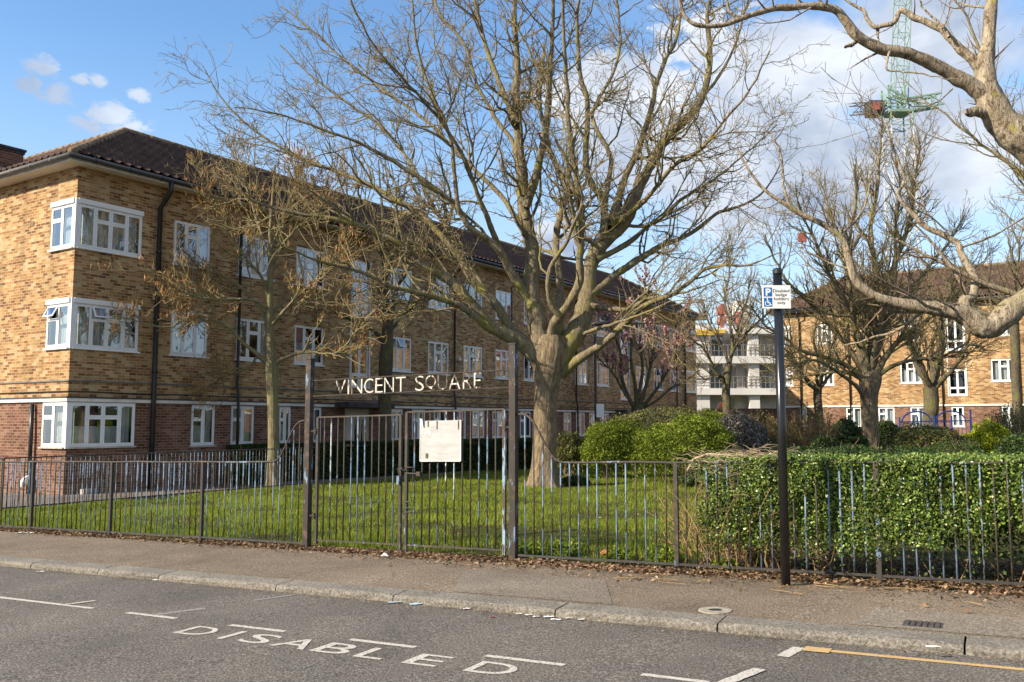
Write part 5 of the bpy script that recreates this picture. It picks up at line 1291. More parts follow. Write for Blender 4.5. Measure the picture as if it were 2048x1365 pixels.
t([(1058, 600), (1040, 575), (1005, 513), (985, 485), (940, 455), (918, 420), (880, 385), (820, 345), (745, 300), (660, 262), (560, 230), (470, 215)], 22, 2.2, dz=-2.5)
t([(918, 430), (908, 333), (905, 290), (880, 220), (850, 150), (830, 60), (822, -20)], 12, 4, dz=-2.2, dz0=-1, ext=2)
t([(1085, 730), (1048, 692), (1005, 665), (968, 640), (935, 598), (900, 560), (867, 545), (830, 520), (785, 480), (700, 445), (620, 430), (540, 415), (480, 385), (425, 350)], 40, 2.2, dz=-2.0)
t([(1060, 700), (1011, 641), (986, 601), (946, 565), (918, 513), (882, 472), (845, 430), (800, 405), (740, 370), (660, 340), (600, 315), (520, 270), (450, 205), (405, 130)], 26, 2, dz=1.8)
t([(1051, 698), (1010, 672), (969, 651), (928, 615), (858, 590), (788, 576), (759, 561), (704, 539), (656, 528), (605, 510), (565, 491), (530, 450), (505, 440)], 22, 2.2, dz=-4.0)
t([(1110, 735), (1128, 700), (1146, 676), (1166, 634), (1176, 586), (1179, 545), (1190, 513), (1205, 482), (1246, 451), (1277, 379), (1302, 328), (1333, 277), (1379, 231), (1410, 185), (1420, 103), (1413, 31), (1425, -20)], 56, 7, dz=.5, ext=2)
t([(1205, 478), (1210, 436), (1205, 400), (1179, 359), (1172, 308), (1176, 250), (1172, 190), (1159, 144), (1154, 51), (1160, -20)], 20, 6, dz=-1.5, ext=2)
t([(1222, 455), (1246, 369), (1262, 330), (1277, 297), (1302, 220), (1313, 169), (1335, 110), (1354, 77), (1364, -10)], 22, 6, dz=1.5, ext=2)
t([(1208, 420), (1222, 330), (1214, 295), (1200, 272), (1185, 225), (1225, 150), (1240, 80), (1232, -10)], 13, 5, dz=2.2, ext=2)
t([(1120, 752), (1161, 716), (1189, 700), (1217, 678), (1248, 648), (1268, 628), (1300, 606), (1346, 588), (1390, 556), (1410, 538), (1450, 532), (1500, 529), (1560, 505)], 26, 2.5, dz=-2.5)
t([(1160, 672), (1184, 661), (1234, 646), (1262, 636), (1300, 622), (1340, 604), (1375, 600)], 10, 2.5, dz=-3.5)
t([(1172, 606), (1190, 613), (1252, 619), (1293, 600), (1343, 591), (1385, 580), (1440, 560)], 16, 2.5, dz=-1.5)
t([(1176, 590), (1200, 576), (1241, 543), (1313, 497), (1364, 477), (1400, 455), (1436, 426), (1487, 410), (1530, 380), (1560, 330)], 24, 2.2, dz=1.6)
t([(1192, 520), (1212, 510), (1255, 488), (1287, 461), (1333, 425), (1369, 395), (1441, 350), (1500, 300), (1555, 250)], 16, 2, dz=2.8)
t([(1100, 720), (1102, 672), (1109, 640), (1125, 625), (1143, 601), (1161, 555), (1159, 518), (1164, 461), (1154, 359), (1138, 256), (1134, 170), (1128, 77), (1125, -10)], 26, 6, dz=-2.6, ext=2)
t([(1121, 632), (1102, 606), (1096, 570), (1104, 530), (1130, 490), (1146, 450), (1165, 400), (1140, 330), (1110, 280)], 15, 4, dz=-3, dz0=-1)
t([(1052, 440), (1026, 287), (995, 246), (954, 169), (928, 87), (882, 31), (860, -20)], 14, 5, dz=2.5, ext=2)
t([(1050, 470), (1010, 400), (960, 350), (900, 290), (850, 240), (780, 190), (700, 130), (620, 60), (560, 10)], 14, 3, dz=3.0)
t([(1005, 513), (960, 400), (920, 300), (860, 215), (800, 150), (740, 80), (700, 0)], 14, 4, dz=-3.5)
t([(985, 600), (930, 520), (900, 470), (860, 400), (830, 340), (770, 260), (700, 210), (620, 150), (560, 90)], 13, 3, dz=3.8, dz0=.8)
t([(1108, 700), (1118, 640), (1120, 560), (1112, 470), (1130, 380), (1100, 300), (1080, 200), (1090, 90)], 24, 6, dz=3.8)
t([(1232, 448), (1290, 400), (1350, 330), (1400, 300), (1450, 240), (1500, 180), (1540, 100)], 15, 3, dz=-2.8)
t([(1400, 200), (1440, 150), (1470, 90), (1490, 20), (1500, -20)], 8, 4, dz=.8, dz0=.4, ext=1)
lev_big = [dict(d=2.3, L=(1.3, 3.9), a=(30, 72), up=.045, w=.2, m=11, rs=.5, o=.07, t=(.2, .98), dc=.5, also=2.2),
           dict(d=4.2, L=(.5, 1.7), a=(30, 72), up=.05, w=.24, m=7, rs=.6, o=.04, t=(.12, 1)),
           dict(d=5.6, L=(.18, .65), a=(35, 75), up=.04, w=.26, m=4, rs=.7, o=.03, t=(.15, 1)),
           dict(d=4.0, L=(.04, .12), a=(40, 80), up=.1, w=.25, m=3, rs=.9, o=0, t=(.1, 1), dc=0)]
build_tree('plane_tree', 'largest bare tree, thick pale trunk forking low behind the right gate post', gb, LB_, mats=(('bark_grey', 'bark_limb'), 'twig', 'bark_limb'), seed=11, levels=lev_big, min_tw=.0048)

# ------------------------------------------------------------------ young tree at the left with catkins
D = 25.3; g = hpx(545, D)
L_ = [np.array([(*wpx(x, y, D), w / 2 * D / F_PX) for x, y, w in [(547, 985, 34), (547, 955, 27), (547, 880, 23), (545, 800, 22), (543, 735, 26), (541, 700, 20), (539, 640, 16), (540, 580, 13), (541, 520, 10), (541, 460, 8), (546, 390, 6), (550, 330, 4)]])]
def t(*a, **k): L_.append(trace(a[0], D, *a[1:], **k))
t([(543, 735), (520, 712), (490, 690), (462, 660), (430, 640), (390, 630), (340, 655), (300, 650), (262, 640)], 11, 2.5, dz=-1.5)
t([(541, 735), (515, 715), (500, 735), (460, 750), (420, 770), (380, 780)], 8, 2.5, dz=.8)
t([(545, 730), (580, 712), (620, 705), (670, 706), (700, 680), (712, 640)], 10, 2.5, dz=-.8)
t([(541, 660), (515, 610), (480, 575), (450, 555), (410, 540), (370, 520), (330, 470), (300, 430)], 10, 2.5, dz=1.2)
t([(541, 655), (570, 620), (610, 580), (640, 560), (680, 520), (700, 470)], 9, 2.5, dz=-1)
t([(540, 600), (520, 550), (480, 500), (455, 450), (430, 400), (400, 350)], 8, 2.5, dz=-1.2)
t([(541, 560), (560, 500), (600, 450), (640, 420), (665, 380), (680, 350)], 8, 2.5, dz=1.2)
t([(541, 520), (520, 460), (500, 400), (480, 340), (470, 300)], 7, 2.5, dz=1.0)
t([(542, 500), (570, 430), (590, 370), (600, 330)], 7, 2.5, dz=-.8)
t([(541, 620), (500, 600), (440, 600), (380, 590), (320, 560), (280, 540)], 8, 2.5, dz=-2.2)
t([(541, 640), (560, 610), (590, 600), (640, 620), (690, 600)], 7, 2.5, dz=2.2)
lev_s = [dict(d=7, L=(.8, 2.1), a=(25, 60), up=.12, w=.16, m=7, rs=.6, o=.08, t=(.2, 1), also=5.0), dict(d=5.5, L=(.3, .9), a=(25, 60), up=.14, w=.18, m=5, rs=.7, t=(.1, 1)), dict(d=6, L=(.08, .3), a=(30, 70), up=.2, w=.2, m=4, rs=.8)]
build_tree('young_tree', 'young slender tree with golden catkin-tipped twigs left of the gates', g, L_, mats=('bark_small', 'twig_gold'), seed=5, levels=lev_s, min_tw=.006, leaves=[('catkins', 'catkin', 2, 5200, .14, .2, True)])

# ------------------------------------------------------------------ dark trunked tree behind it
D = 31.0; g = hpx(768, D)
L_ = [np.array([(*wpx(x, y, D), w / 2 * D / F_PX) for x, y, w in [(769, 975, 34), (769, 940, 28), (770, 860, 26), (770, 780, 26), (772, 720, 28), (775, 670, 22), (772, 600, 12), (768, 520, 8), (766, 440, 6), (760, 370, 4), (757, 320, 2)]])]
t([(776, 680), (785, 620), (795, 575), (815, 540), (830, 500), (850, 450), (860, 400)], 15, 3, dz=-.8)
t([(770, 640), (755, 580), (735, 530), (715, 480), (700, 420), (690, 360), (680, 320)], 12, 3, dz=.8)
t([(768, 560), (790, 500), (800, 430), (815, 360), (830, 300)], 10, 3, dz=1.4)
t([(768, 520), (745, 460), (720, 400), (712, 340), (700, 290)], 9, 3, dz=-1.4)
t([(772, 690), (745, 660), (700, 640), (650, 610), (620, 560)], 9, 3, dz=-1.8)
t([(775, 670), (800, 640), (840, 600), (880, 570)], 9, 3, dz=1.8)
lev_m = [dict(d=2.6, L=(1.0, 2.6), a=(22, 50), up=.14, w=.13, m=7, rs=.55, o=.08, t=(.2, 1), also=1.5), dict(d=3.2, L=(.4, 1.1), a=(25, 55), up=.12, w=.16, m=5, rs=.6), dict(d=3.0, L=(.15, .45), a=(30, 65), up=.1, w=.2, m=4, rs=.7)]
build_tree('slim_tree', 'slim dark-trunked bare tree standing in shade behind the left gate leaf', g, L_, mats=('bark_dark', 'twig_grey', 'bark_small'), seed=6, levels=lev_m, min_tw=.005)

# ------------------------------------------------------------------ right-hand trees
def generic(name, label, px, D, y_fork, w, height_y, nl, length, seed, spread=(12, 62), mats=('bark_limb', 'twig'), lv=None, mt=.006, leaves=None, ybase=None, rise=.3, ratio=.5, group=None, wtop=1.1):
    rng = np.random.RandomState(seed); g = hpx(px, D); r = w / 2 * D / F_PX; top = wpx(px + rng.uniform(-3, 3), y_fork, D)
    tr_ = stemline(g, top, r, r * wtop, .05, seed); L = [tr_] + auto_limbs(top, r, rng, nl, length, spread, rise, ratio, .35)
    return build_tree(name, label, g, L, mats=mats, seed=seed, levels=lv, min_tw=mt, leaves=leaves, sides=(8, 4, 3, 3), group=group, kink=.03)
lv_r = [dict(d=2.2, L=(1.0, 2.8), a=(22, 55), up=.10, w=.16, m=7, rs=.6, o=.10, t=(.15, 1), also=1.4), dict(d=3.2, L=(.4, 1.2), a=(25, 60), up=.08, w=.2, m=5, rs=.65), dict(d=3.4, L=(.15, .5), a=(30, 70), up=.06, w=.22, m=4, rs=.7)]
D = 30.0; g = hpx(1740, D)
L_ = [np.array([(*wpx(x, y, D), w / 2 * D / F_PX) for x, y, w in [(1745, 975, 46), (1743, 930, 38), (1741, 880, 33), (1739, 830, 31), (1738, 790, 34), (1740, 760, 42), (1741, 745, 38)]])]
t([(1738, 770), (1725, 720), (1712, 670), (1702, 600), (1695, 540), (1700, 470), (1712, 400), (1708, 330)], 20, 4, dz=-.6)
t([(1742, 760), (1752, 700), (1765, 640), (1775, 570), (1800, 500), (1822, 430), (1830, 360), (1840, 290)], 20, 4, dz=.8)
t([(1745, 765), (1770, 715), (1800, 680), (1840, 650), (1880, 620), (1920, 580), (1950, 530)], 17, 3, dz=-1)
t([(1742, 755), (1745, 690), (1740, 620), (1748, 540), (1742, 460), (1755, 380), (1760, 300), (1765, 240)], 20, 4, dz=1.4)
t([(1734, 770), (1700, 735), (1650, 715), (1600, 700), (1560, 670), (1530, 650), (1500, 610)], 16, 3, dz=-.8)
t([(1735, 760), (1700, 700), (1660, 650), (1620, 600), (1580, 570), (1550, 520), (1530, 470)], 16, 3, dz=1.0)
t([(1732, 800), (1715, 775), (1690, 755), (1660, 735), (1625, 720), (1580, 730)], 12, 3, dz=-2)
t([(1736, 740), (1715, 660), (1680, 590), (1650, 530), (1625, 470), (1600, 420), (1590, 370)], 15, 3, dz=-1.8)
t([(1748, 760), (1780, 735), (1830, 720), (1880, 715), (1930, 690), (1975, 700)], 12, 3, dz=-2.2)
t([(1745, 740), (1770, 660), (1815, 590), (1860, 530), (1900, 480), (1930, 430)], 15, 3, dz=2)
t([(1741, 740), (1730, 650), (1720, 580), (1690, 500), (1660, 430), (1650, 360)], 14, 3, dz=2.6)
t([(1743, 740), (1760, 650), (1790, 560), (1790, 470), (1800, 380), (1790, 300)], 14, 3, dz=-2.8)
t([(1738, 765), (1690, 745), (1620, 750), (1570, 760), (1540, 740)], 10, 3, dz=2)
build_tree('spreading_tree', 'broad bare tree with stout brown trunk right of the parking sign', g, L_, mats=(('bark_grey', 'bark_limb'), 'twig', 'bark_limb'), seed=21,
           levels=[dict(d=5.4, L=(.9, 2.8), a=(25, 60), up=.08, w=.18, m=7, rs=.55, o=.10, t=(.15, 1), also=3), dict(d=5.2, L=(.4, 1.3), a=(25, 65), up=.07, w=.22, m=5, rs=.65), dict(d=4.0, L=(.12, .45), a=(30, 70), up=.05, w=.24, m=4, rs=.7)], min_tw=.0055)
generic('forked_tree', 'bare forked tree behind the broad one, in front of the stair window', 1862, 38, 775, 26, 480, 9, 5.2, 31, spread=(10, 50), mats=('bark_dark', 'twig', 'bark_small'), lv=lv_r, mt=.007)
generic('garden_tree', 'small dark bare tree right behind the sign pole, against the brown wall', 1634, 42, 770, 15, 500, 7, 5.0, 32, mats=('bark_dark', 'twig', 'bark_small'), lv=lv_r, mt=.007)
generic('distant_tree', 'tall bare tree far behind the hedge at the right edge', 2030, 44, 640, 16, 500, 8, 6.5, 34, mats=('bark_dark', 'twig_grey'), lv=lv_r, mt=.008, spread=(10, 60))
# thin forked tree before the white building
D = 40.0; g = hpx(1455, D)
L_ = [np.array([(*wpx(x, y, D), w / 2 * D / F_PX) for x, y, w in [(1455, 905, 24), (1455, 860, 20), (1454, 810, 17), (1452, 785, 16), (1455, 750, 15), (1458, 730, 14)]])]
t([(1453, 775), (1440, 755), (1428, 740), (1418, 715), (1405, 695), (1385, 680), (1370, 650)], 9, 3, dz=-.6)
t([(1458, 732), (1450, 705), (1438, 685), (1430, 670), (1415, 640), (1405, 600)], 8, 3, dz=.6)
t([(1459, 730), (1465, 700), (1472, 675), (1480, 640), (1495, 600), (1500, 560)], 9, 3, dz=.4)
t([(1460, 715), (1480, 680), (1510, 650), (1540, 620), (1560, 580)], 7, 3, dz=-1)
t([(1452, 760), (1435, 750), (1410, 760), (1395, 745)], 4, 2, dz=-1)
t([(1466, 700), (1460, 650), (1450, 600), (1460, 540), (1455, 500)], 7, 3, dz=1.2)
build_tree('thin_forked_tree', 'thin bare forked tree standing before the white unfinished building', g, L_, mats=('bark_dark', 'twig_grey'), seed=41, levels=[dict(lv_r[0], d=4.5, also=3), dict(lv_r[1], d=4), lv_r[2]], min_tw=.006)
# blossom tree
D = 44.0; g = hpx(1272, D); rng = np.random.RandomState(8)
L_ = [np.array([(*wpx(x, y, D), w / 2 * D / F_PX) for x, y, w in [(1275, 890, 26), (1275, 860, 22), (1274, 830, 20), (1274, 815, 22)]])]
t([(1272, 822), (1255, 790), (1243, 750), (1240, 700), (1220, 650), (1205, 610)], 10, 3, dz=.8)
t([(1274, 820), (1270, 770), (1262, 720), (1262, 660), (1255, 600), (1245, 570)], 11, 3, dz=-.6)
t([(1277, 818), (1290, 780), (1300, 740), (1305, 700), (1310, 640), (1315, 590)], 11, 3, dz=.6)
t([(1279, 820), (1305, 790), (1325, 760), (1345, 720), (1360, 670), (1375, 630)], 10, 3, dz=-.6)
t([(1270, 818), (1245, 780), (1225, 745), (1200, 720), (1185, 700)], 7, 3, dz=-1)
t([(1281, 820), (1315, 800), (1345, 775), (1375, 760), (1400, 740)], 7, 3, dz=1)
t([(1276, 800), (1285, 740), (1280, 680), (1285, 620), (1290, 570)], 9, 3, dz=1.6)
build_tree('blossom_tree', 'tree with dark stems and pink blossom against the left block', g, L_, mats=('bark_dark', 'twig_dark'), seed=8,
           levels=[dict(d=2.2, L=(.9, 2.2), a=(20, 50), up=.14, w=.15, m=7, rs=.6, o=.08, t=(.2, 1), also=1.2), dict(d=3.0, L=(.4, 1.0), a=(25, 60), up=.10, w=.2, m=5, rs=.65), dict(d=3.0, L=(.15, .4), a=(30, 70), up=.1, w=.2, m=4, rs=.7)], min_tw=.008,
           leaves=[('blossom', 'blossom', 1, 14000, .10, .8, False)])

# ------------------------------------------------------------------ birch reaching in from the right
D = 9.6; gx = 7.4; g = np.array([gx, 10.2, zg(gx, 10.2)])
fork = np.array([gx - .15, 10.15, 2.3])
trk = stemline(g, fork, .24, .21, .04, 3)
L_ = [trk]
def w3(x, y, w, dd=0): p = wpx(x, y, D + dd); return (*p, w / 2 * (D + dd) / F_PX)
top1 = np.array([(*fork + np.array([0, 0, -.2]), .20), (*(fork + np.array([-.05, -.2, .5])), .19), (*(wpx(2260, 470, D + .1)), .18)])
L_.append(np.vstack([top1, [w3(2150, 370, 70), w3(2048, 288, 66), w3(2008, 246, 60), w3(1982, 210, 55), w3(1968, 165, 42), w3(1972, 125, 32), w3(1975, 94, 29), w3(1979, 47, 27), w3(1982, 0, 24), w3(1988, -60, 20), w3(1985, -160, 14), w3(1995, -260, 8)]]))
def t(*a, **k): L_.append(trace(a[0], D, *a[1:], **k))
t([(1972, 195), (1939, 169), (1904, 150), (1871, 131), (1834, 112), (1787, 101), (1745, 92), (1714, 72), (1694, 46), (1668, 18), (1627, 13), (1566, 15), (1519, 26), (1484, 38), (1443, 51), (1407, 51), (1381, 46), (1368, 26), (1358, -5), (1350, -40)], 40, 6, dz=-.6)
t([(1492, 36), (1468, 31), (1455, 10), (1452, -30)], 9, 5, dz=-.5, dz0=-.45)
t([(1970, 145), (1946, 122), (1920, 98), (1899, 77), (1885, 61), (1857, 49), (1829, 35), (1801, 23), (1794, 33), (1787, 47), (1763, 52), (1747, 54), (1738, 42), (1722, 18), (1705, 10), (1680, -10)], 27, 5, dz=.5)
t([(1898, 75), (1888, 58), (1870, 40), (1850, 22), (1838, 0), (1832, -30)], 7, 3, dz=.3)
t([(1885, 58), (1895, 35), (1898, 15), (1905, -20)], 4, 2, dz=.3)
t([(1754, 54), (1756, 70), (1757, 86)], 7, 3, dz=.4, dz0=.4)
t([(1722, 74), (1704, 90), (1690, 94)], 9, 6, dz=-.2, dz0=-.12)
t([(1780, 103), (1776, 118), (1775, 138), (1800, 142), (1850, 148), (1900, 158), (1930, 150)], 6, 2, dz=-.6, dz0=-.3)
t([(1978, 232), (1955, 224), (1936, 226)], 24, 17, dz=-.1)
t([(1905, 178), (1880, 200), (1842, 212), (1800, 205), (1775, 195)], 4, 2, dz=-.8, dz0=-.2)
low = np.array([(*(fork + np.array([0, 0, -.25])), .17), (*wpx(2230, 600, D + .1), .15)])
L_.append(np.vstack([low, [w3(2110, 588, 52), w3(2060, 600, 46), w3(2030, 612, 44), w3(2010, 632, 44), w3(1995, 652, 42), w3(1972, 658, 42), w3(1948, 643, 40), w3(1929, 628, 38), w3(1890, 619, 28), w3(1833, 613, 24), w3(1776, 602, 20), w3(1748, 592, 18), w3(1723, 580, 17), w3(1710, 548, 15), w3(1700, 519, 14), w3(1694, 503, 13), w3(1676, 467, 12), w3(1627, 441, 11), w3(1571, 410, 8), w3(1535, 385, 7), w3(1494, 338, 5), w3(1475, 300, 3)]]))
t([(1930, 618), (1925, 604), (1944, 593), (1950, 572), (1950, 555), (1936, 532), (1921, 511), (1919, 492), (1885, 470), (1848, 451), (1817, 420), (1796, 390), (1809, 364), (1800, 330), (1791, 308), (1776, 267), (1768, 235)], 24, 3, dz=.5)
t([(1578, 412), (1568, 380), (1566, 359), (1563, 330), (1561, 308), (1548, 280)], 7, 3, dz=-.3, dz0=-.2)
t([(1920, 498), (1990, 470), (2040, 440), (2100, 400)], 6, 3, dz=.8, dz0=.4)
t([(1680, 470), (1712, 440), (1735, 400), (1740, 350), (1760, 300)], 6, 2.5, dz=.9)
build_tree('birch_tree', 'pale barked tree reaching thick crooked limbs in from the right edge', g, L_, mats=('bark_birch', 'twig_dark', 'bark_birch'), seed=52,
           levels=[dict(d=1.8, L=(.5, 2.3), a=(35, 75), up=.03, w=.14, m=8, rs=.3, re=.0025, o=.12, t=(.25, 1), also=1.4), dict(d=4.5, L=(.2, .7), a=(30, 60), up=.03, w=.16, m=6, rs=.6, re=.002), dict(d=5.0, L=(.08, .3), a=(30, 60), up=.02, w=.2, m=4, rs=.8, re=.002)], min_tw=.0018, center=fork, kink=.006)
# off-frame neighbour whose twigs fill the top right corner
generic('overhanging_tree', 'bare tree whose fine twigs fill the top right corner', 2210, 19, 560, 26, 200, 18, 8.2, 61, spread=(8, 60), mats=('bark_small', 'twig', 'bark_small'), lv=lv_r, mt=.0045, rise=.35)

# ================================================================== SHRUBS
rng = np.random.RandomState(77)
def shrub(label, px, D, w_px, y_top, m, n, size, seed, y_bot=None, depth_r=None, name='shrub', cat='shrub', lump=.16, flat=1.0, stems=18, stem_mat='twig_grey', asp=.6, shell=.16, group=None, stems_out=False):
    rng = np.random.RandomState(seed); g = hpx(px, D); W = w_px / F_PX * D; top = EYE + (846 - y_top) / F_PX * D; Hh = max(.25, top - g[2]); rx = W / 2; ry = depth_r or rx * .8
    o = thing(name, label, cat, g, 0, group)
    d = rng.randn(n, 3); d[:, 2] = np.abs(d[:, 2]) * 1.0 - .25; d /= np.linalg.norm(d, axis=1)[:, None]
    rr = 1 - np.abs(rng.randn(n)) * shell
    u = np.sign(d) * np.abs(d) ** (.8 if flat > 1 else 1.)
    P = np.stack([u[:, 0] * rx, u[:, 1] * ry, u[:, 2] * Hh * .62], 1)
    f = 1 + lump * fbm(P, 2.6 / max(rx, .5) * 1.2, seed) + .11 * fbm(P, 4.5, seed + 5) + .07 * fbm(P, 10, seed + 3)
    P = P * (rr * f)[:, None]; P[:, 2] += Hh * .38; k = P[:, 2] > .02; gaps = fbm(P, 5.5, seed + 9) > -.7; k &= gaps; P = P[k]; dn = d[k]
    Nn = dn * .35 + rnorm(len(P), rng, .3) ; Nn /= np.linalg.norm(Nn, axis=1)[:, None]
    V, F_ = leaf_quads(P, Nn, rng.uniform(size * .6, size * 1.35, len(P)), rng, asp); link('foliage', npmesh('foliage', V, [F_]), m, o)
    if stems:
        Ls = []
        for q in range(stems):
            az = rng.uniform(0, 6.28); e = rng.uniform(.1, .9) if not stems_out else rng.uniform(.5, 1.08)
            b0 = np.array([math.cos(az) * rx * .2, math.sin(az) * ry * .2, 0]); e0 = np.array([math.cos(az) * rx * e * .8, math.sin(az) * ry * e * .8, Hh * (1.05 - e * .35)])
            L = [b0 * (1 - t_) + e0 * t_ + rng.randn(3) * .05 * np.array([1, 1, .3]) for t_ in np.linspace(0, 1, 6)]; Ls.append(L)
        P = np.array(Ls); R = np.tile(np.linspace(.014, .005, 6) * (D / 25), (len(Ls), 1)); V1 = [tubes(P, R, 4)]
        Q, Rq = sprout(P, R, rng, 4, (.25, .7), (20, 45), .2, .12, 4, .7, .004 * D / 25, (.3, 1)); V1.append(tubes(Q, Rq, 3)); V, F_ = join(V1); V[:, 2] = np.maximum(V[:, 2], 0); link('stems', npmesh('stems', V, F_), stem_mat, o)
    return o
shrub('rounded bright green bush, leftmost of the two clipped bushes', 1224, 26.8, 150, 838, 'round_leaf', 26000, .055, 1, name='round_bush', lump=.13)
shrub('wider rounded bright green bush, right of its twin and nearer the hedge', 1368, 23.6, 214, 832, 'round_leaf', 34000, .055, 2, name='round_bush', lump=.12)
shrub('low green bush showing behind the two rounded bushes', 1300, 33, 260, 818, 'olive_leaf', 15000, .08, 3, lump=.2)
shrub('silver grey-leaved bush between the rounded bush and the tan twigs', 1462, 27, 150, 822, 'grey_leaf', 16000, .07, 4, lump=.2)
shrub('mid green bush far behind, in front of the white building', 1415, 38, 160, 815, 'round_leaf', 9000, .10, 5, lump=.2)
shrub('tall tan bush of bare upright twigs, left of the sign pole', 1520, 28, 110, 815, 'olive_leaf', 1500, .06, 6, stems=110, stem_mat='twig_tan', stems_out=True)
shrub('tan bush of bare upright twigs, right of the sign pole', 1622, 27, 140, 812, 'olive_leaf', 1500, .06, 7, stems=130, stem_mat='twig_tan', stems_out=True)
shrub('dark evergreen bush left of the stout brown trunk', 1690, 28, 90, 838, 'dark_leaf', 12000, .07, 8)
shrub('small dark green bush low between tan twigs and the dark bush', 1650, 25, 70, 870, 'dark_leaf', 6000, .06, 9)
shrub('dark evergreen bush right of the stout brown trunk', 1768, 32, 70, 838, 'dark_leaf', 9000, .08, 10)
shrub('wide olive green shrub in front of the blue climbing frame', 1856, 27, 190, 848, 'olive_leaf', 22000, .065, 11, lump=.2)
shrub('bright yellow-green shrub glowing among darker ones', 1968, 27.5, 92, 838, 'lime_leaf', 11000, .065, 12, lump=.22)
shrub('low spreading dark juniper behind the hedge', 1900, 22, 130, 882, 'dark_leaf', 9000, .05, 13, lump=.2, asp=.3)
shrub('reddish bare-twigged bush at the right edge beyond the lime shrub', 2030, 33, 130, 805, 'olive_leaf', 2500, .07, 14, stems=120, stem_mat='twig', stems_out=True)
shrub('dark bush at the right edge below the lime shrub', 2035, 26, 110, 868, 'dark_leaf', 8000, .07, 15)
shrub('small loose green bush right behind the big trunk', 1138, 27, 62, 868, 'olive_leaf', 7000, .06, 16, lump=.25)
shrub('low ivy mound at the foot of the big trunk', 1148, 23.8, 60, 950, 'dark_leaf', 4500, .06, 17, name='ivy_mound')
shrub('low dark undergrowth in front of the rounded bushes', 1420, 22.5, 160, 940, 'dark_leaf', 7000, .06, 18)
shrub('wide dark undergrowth filling the ground behind the hedge', 1700, 24, 420, 890, 'dark_leaf', 20000, .07, 19)
shrub('dark green shrub against the wall, left of the young tree', 492, 26.2, 95, 905, 'dark_leaf', 9000, .06, 20)
for (px, D, w, yt) in ((880, 40, 26, 850), (925, 42, 26, 852), (1010, 46, 30, 852)):
    shrub({880: 'small dark garden bush behind the notice board', 925: 'small dark garden bush right of the notice board under the ground floor windows', 1010: 'small dark garden bush left of the right gate post'}[px], px, D, w, yt, 'olive_leaf', 2500, .07, px)

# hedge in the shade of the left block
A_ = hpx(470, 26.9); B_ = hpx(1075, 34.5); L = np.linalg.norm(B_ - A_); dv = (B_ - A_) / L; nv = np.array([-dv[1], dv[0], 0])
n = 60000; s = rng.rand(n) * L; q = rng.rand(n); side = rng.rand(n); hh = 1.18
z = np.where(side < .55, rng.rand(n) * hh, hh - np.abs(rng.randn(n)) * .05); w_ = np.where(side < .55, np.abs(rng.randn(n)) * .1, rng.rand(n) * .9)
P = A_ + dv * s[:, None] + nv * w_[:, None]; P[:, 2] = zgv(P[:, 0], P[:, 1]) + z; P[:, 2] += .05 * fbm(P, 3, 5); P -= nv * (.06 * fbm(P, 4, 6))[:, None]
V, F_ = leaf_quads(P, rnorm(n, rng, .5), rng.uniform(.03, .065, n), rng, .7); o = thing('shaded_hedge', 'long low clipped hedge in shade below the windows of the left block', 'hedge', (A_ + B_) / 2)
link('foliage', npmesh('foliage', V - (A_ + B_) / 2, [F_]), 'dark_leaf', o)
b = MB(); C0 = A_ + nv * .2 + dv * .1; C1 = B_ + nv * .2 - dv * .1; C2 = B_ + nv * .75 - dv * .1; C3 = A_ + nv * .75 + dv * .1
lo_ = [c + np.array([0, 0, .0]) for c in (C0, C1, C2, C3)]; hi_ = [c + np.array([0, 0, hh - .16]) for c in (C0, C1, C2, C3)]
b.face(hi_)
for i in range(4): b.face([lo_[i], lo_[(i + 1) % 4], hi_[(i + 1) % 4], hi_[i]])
b.build('dark_core', 'hedge_core', o)  # solid near-black box behind the leaves, stands in for the dark inside

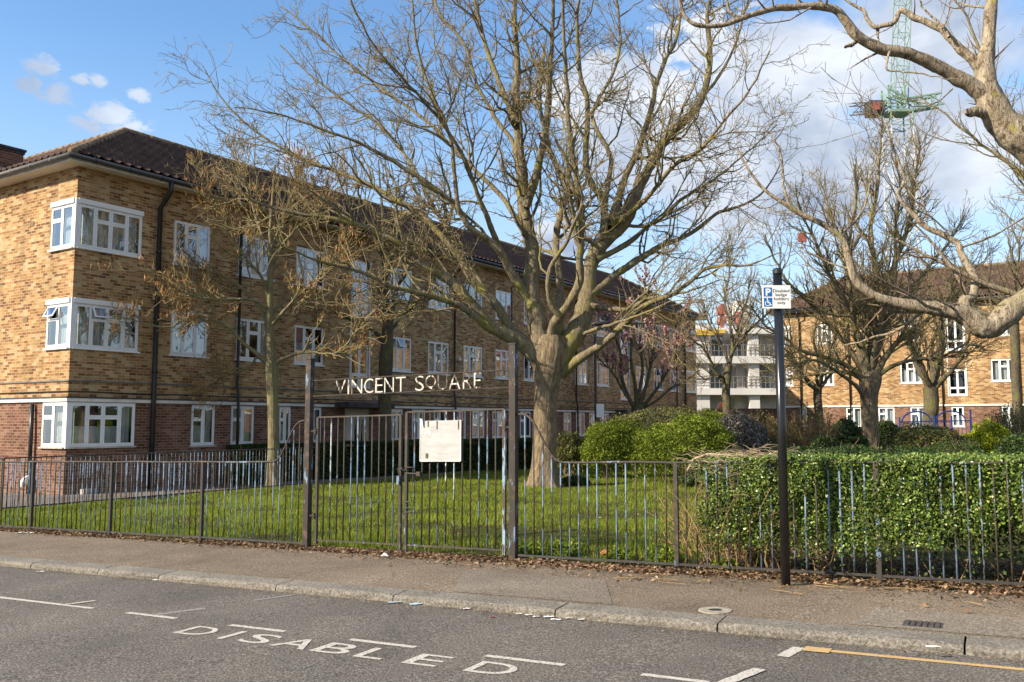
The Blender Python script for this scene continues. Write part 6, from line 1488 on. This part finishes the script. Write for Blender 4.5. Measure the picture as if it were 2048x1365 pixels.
# stems and dry tangle of the near hedge
rng = np.random.RandomState(9); Ls = []; Rs = []
for k in range(230):
    a = rng.uniform(H0 - .1, H1) if k > 80 else rng.uniform(H0 - .15, H0 + .8); p = rng.uniform(PE0 + .08, PE1 - .1); b0 = rp(a, p, 0)
    L = [b0]; d = np.array([rng.randn() * .35, rng.randn() * .35, 1.2]); q = b0
    for i in range(6): d = d + rng.randn(3) * .45; d[2] = max(d[2], .4); q = q + d / np.linalg.norm(d) * .165; L.append(q)
    Ls.append(L); r0 = rng.uniform(.004, .009); Rs.append(np.linspace(r0, r0 * .35, 7))
P = np.array(Ls); R = np.array(Rs); VV = [tubes(P, R, 5)]
Q, Rq = sprout(P, R, rng, 7, (.12, .4), (25, 70), .05, .2, 5, .6, .0022, (.15, 1)); VV.append(tubes(Q, Rq, 3))
Q2, R2 = sprout(Q, Rq, rng, 6, (.05, .16), (25, 70), .05, .2, 3, .6, .0016, (.2, 1)); VV.append(tubes(Q2, R2, 3))
V, F_ = join(VV); link('stems', npmesh('stems', V - hb, F_), 'twig_tan', HG)
# tangle of cut twigs lying on the hedge's left end
tb = rp(H0 + .55, 9.3, 1.08); o = thing('cut_twigs', 'tangle of dry cut twigs on the left end of the privet hedge', 'twigs', tb); Ls = []
for k in range(260):
    a = rng.uniform(H0 - .1, H0 + .8); p = rng.uniform(8.85, 9.8); q = rp(a, p, FH + rng.uniform(-.10, .10) * (1.2 - abs(a - H0 - .5))); an = rng.uniform(0, 6.28); L = [q]; el = rng.uniform(-.25, .25)
    for i in range(5): an += rng.randn() * .75; q = q + np.array([math.cos(an) * .06, math.sin(an) * .06, math.sin(el) * .06 + rng.randn() * .012]); L.append(q)
    Ls.append(L)
P = np.array(Ls); R = np.tile(np.linspace(.003, .0013, 6), (len(Ls), 1)); V, F_ = tubes(P, R, 4); 
link('twigs', npmesh('twigs', V - tb, [F_]), 'twig_pale', o)
P = np.array([[rp(H0 - .12, 9.0, 1.0), rp(H0 - .05, 9.0, 1.12), rp(H0 + .1, 9.0, 1.17), rp(H0 + .35, 9.05, 1.15)]]); V, F_ = tubes(P, np.array([[.012, .012, .01, .006]]), 6); link('thick_stick', npmesh('thick_stick', V - tb, [F_]), 'twig_pale', o)
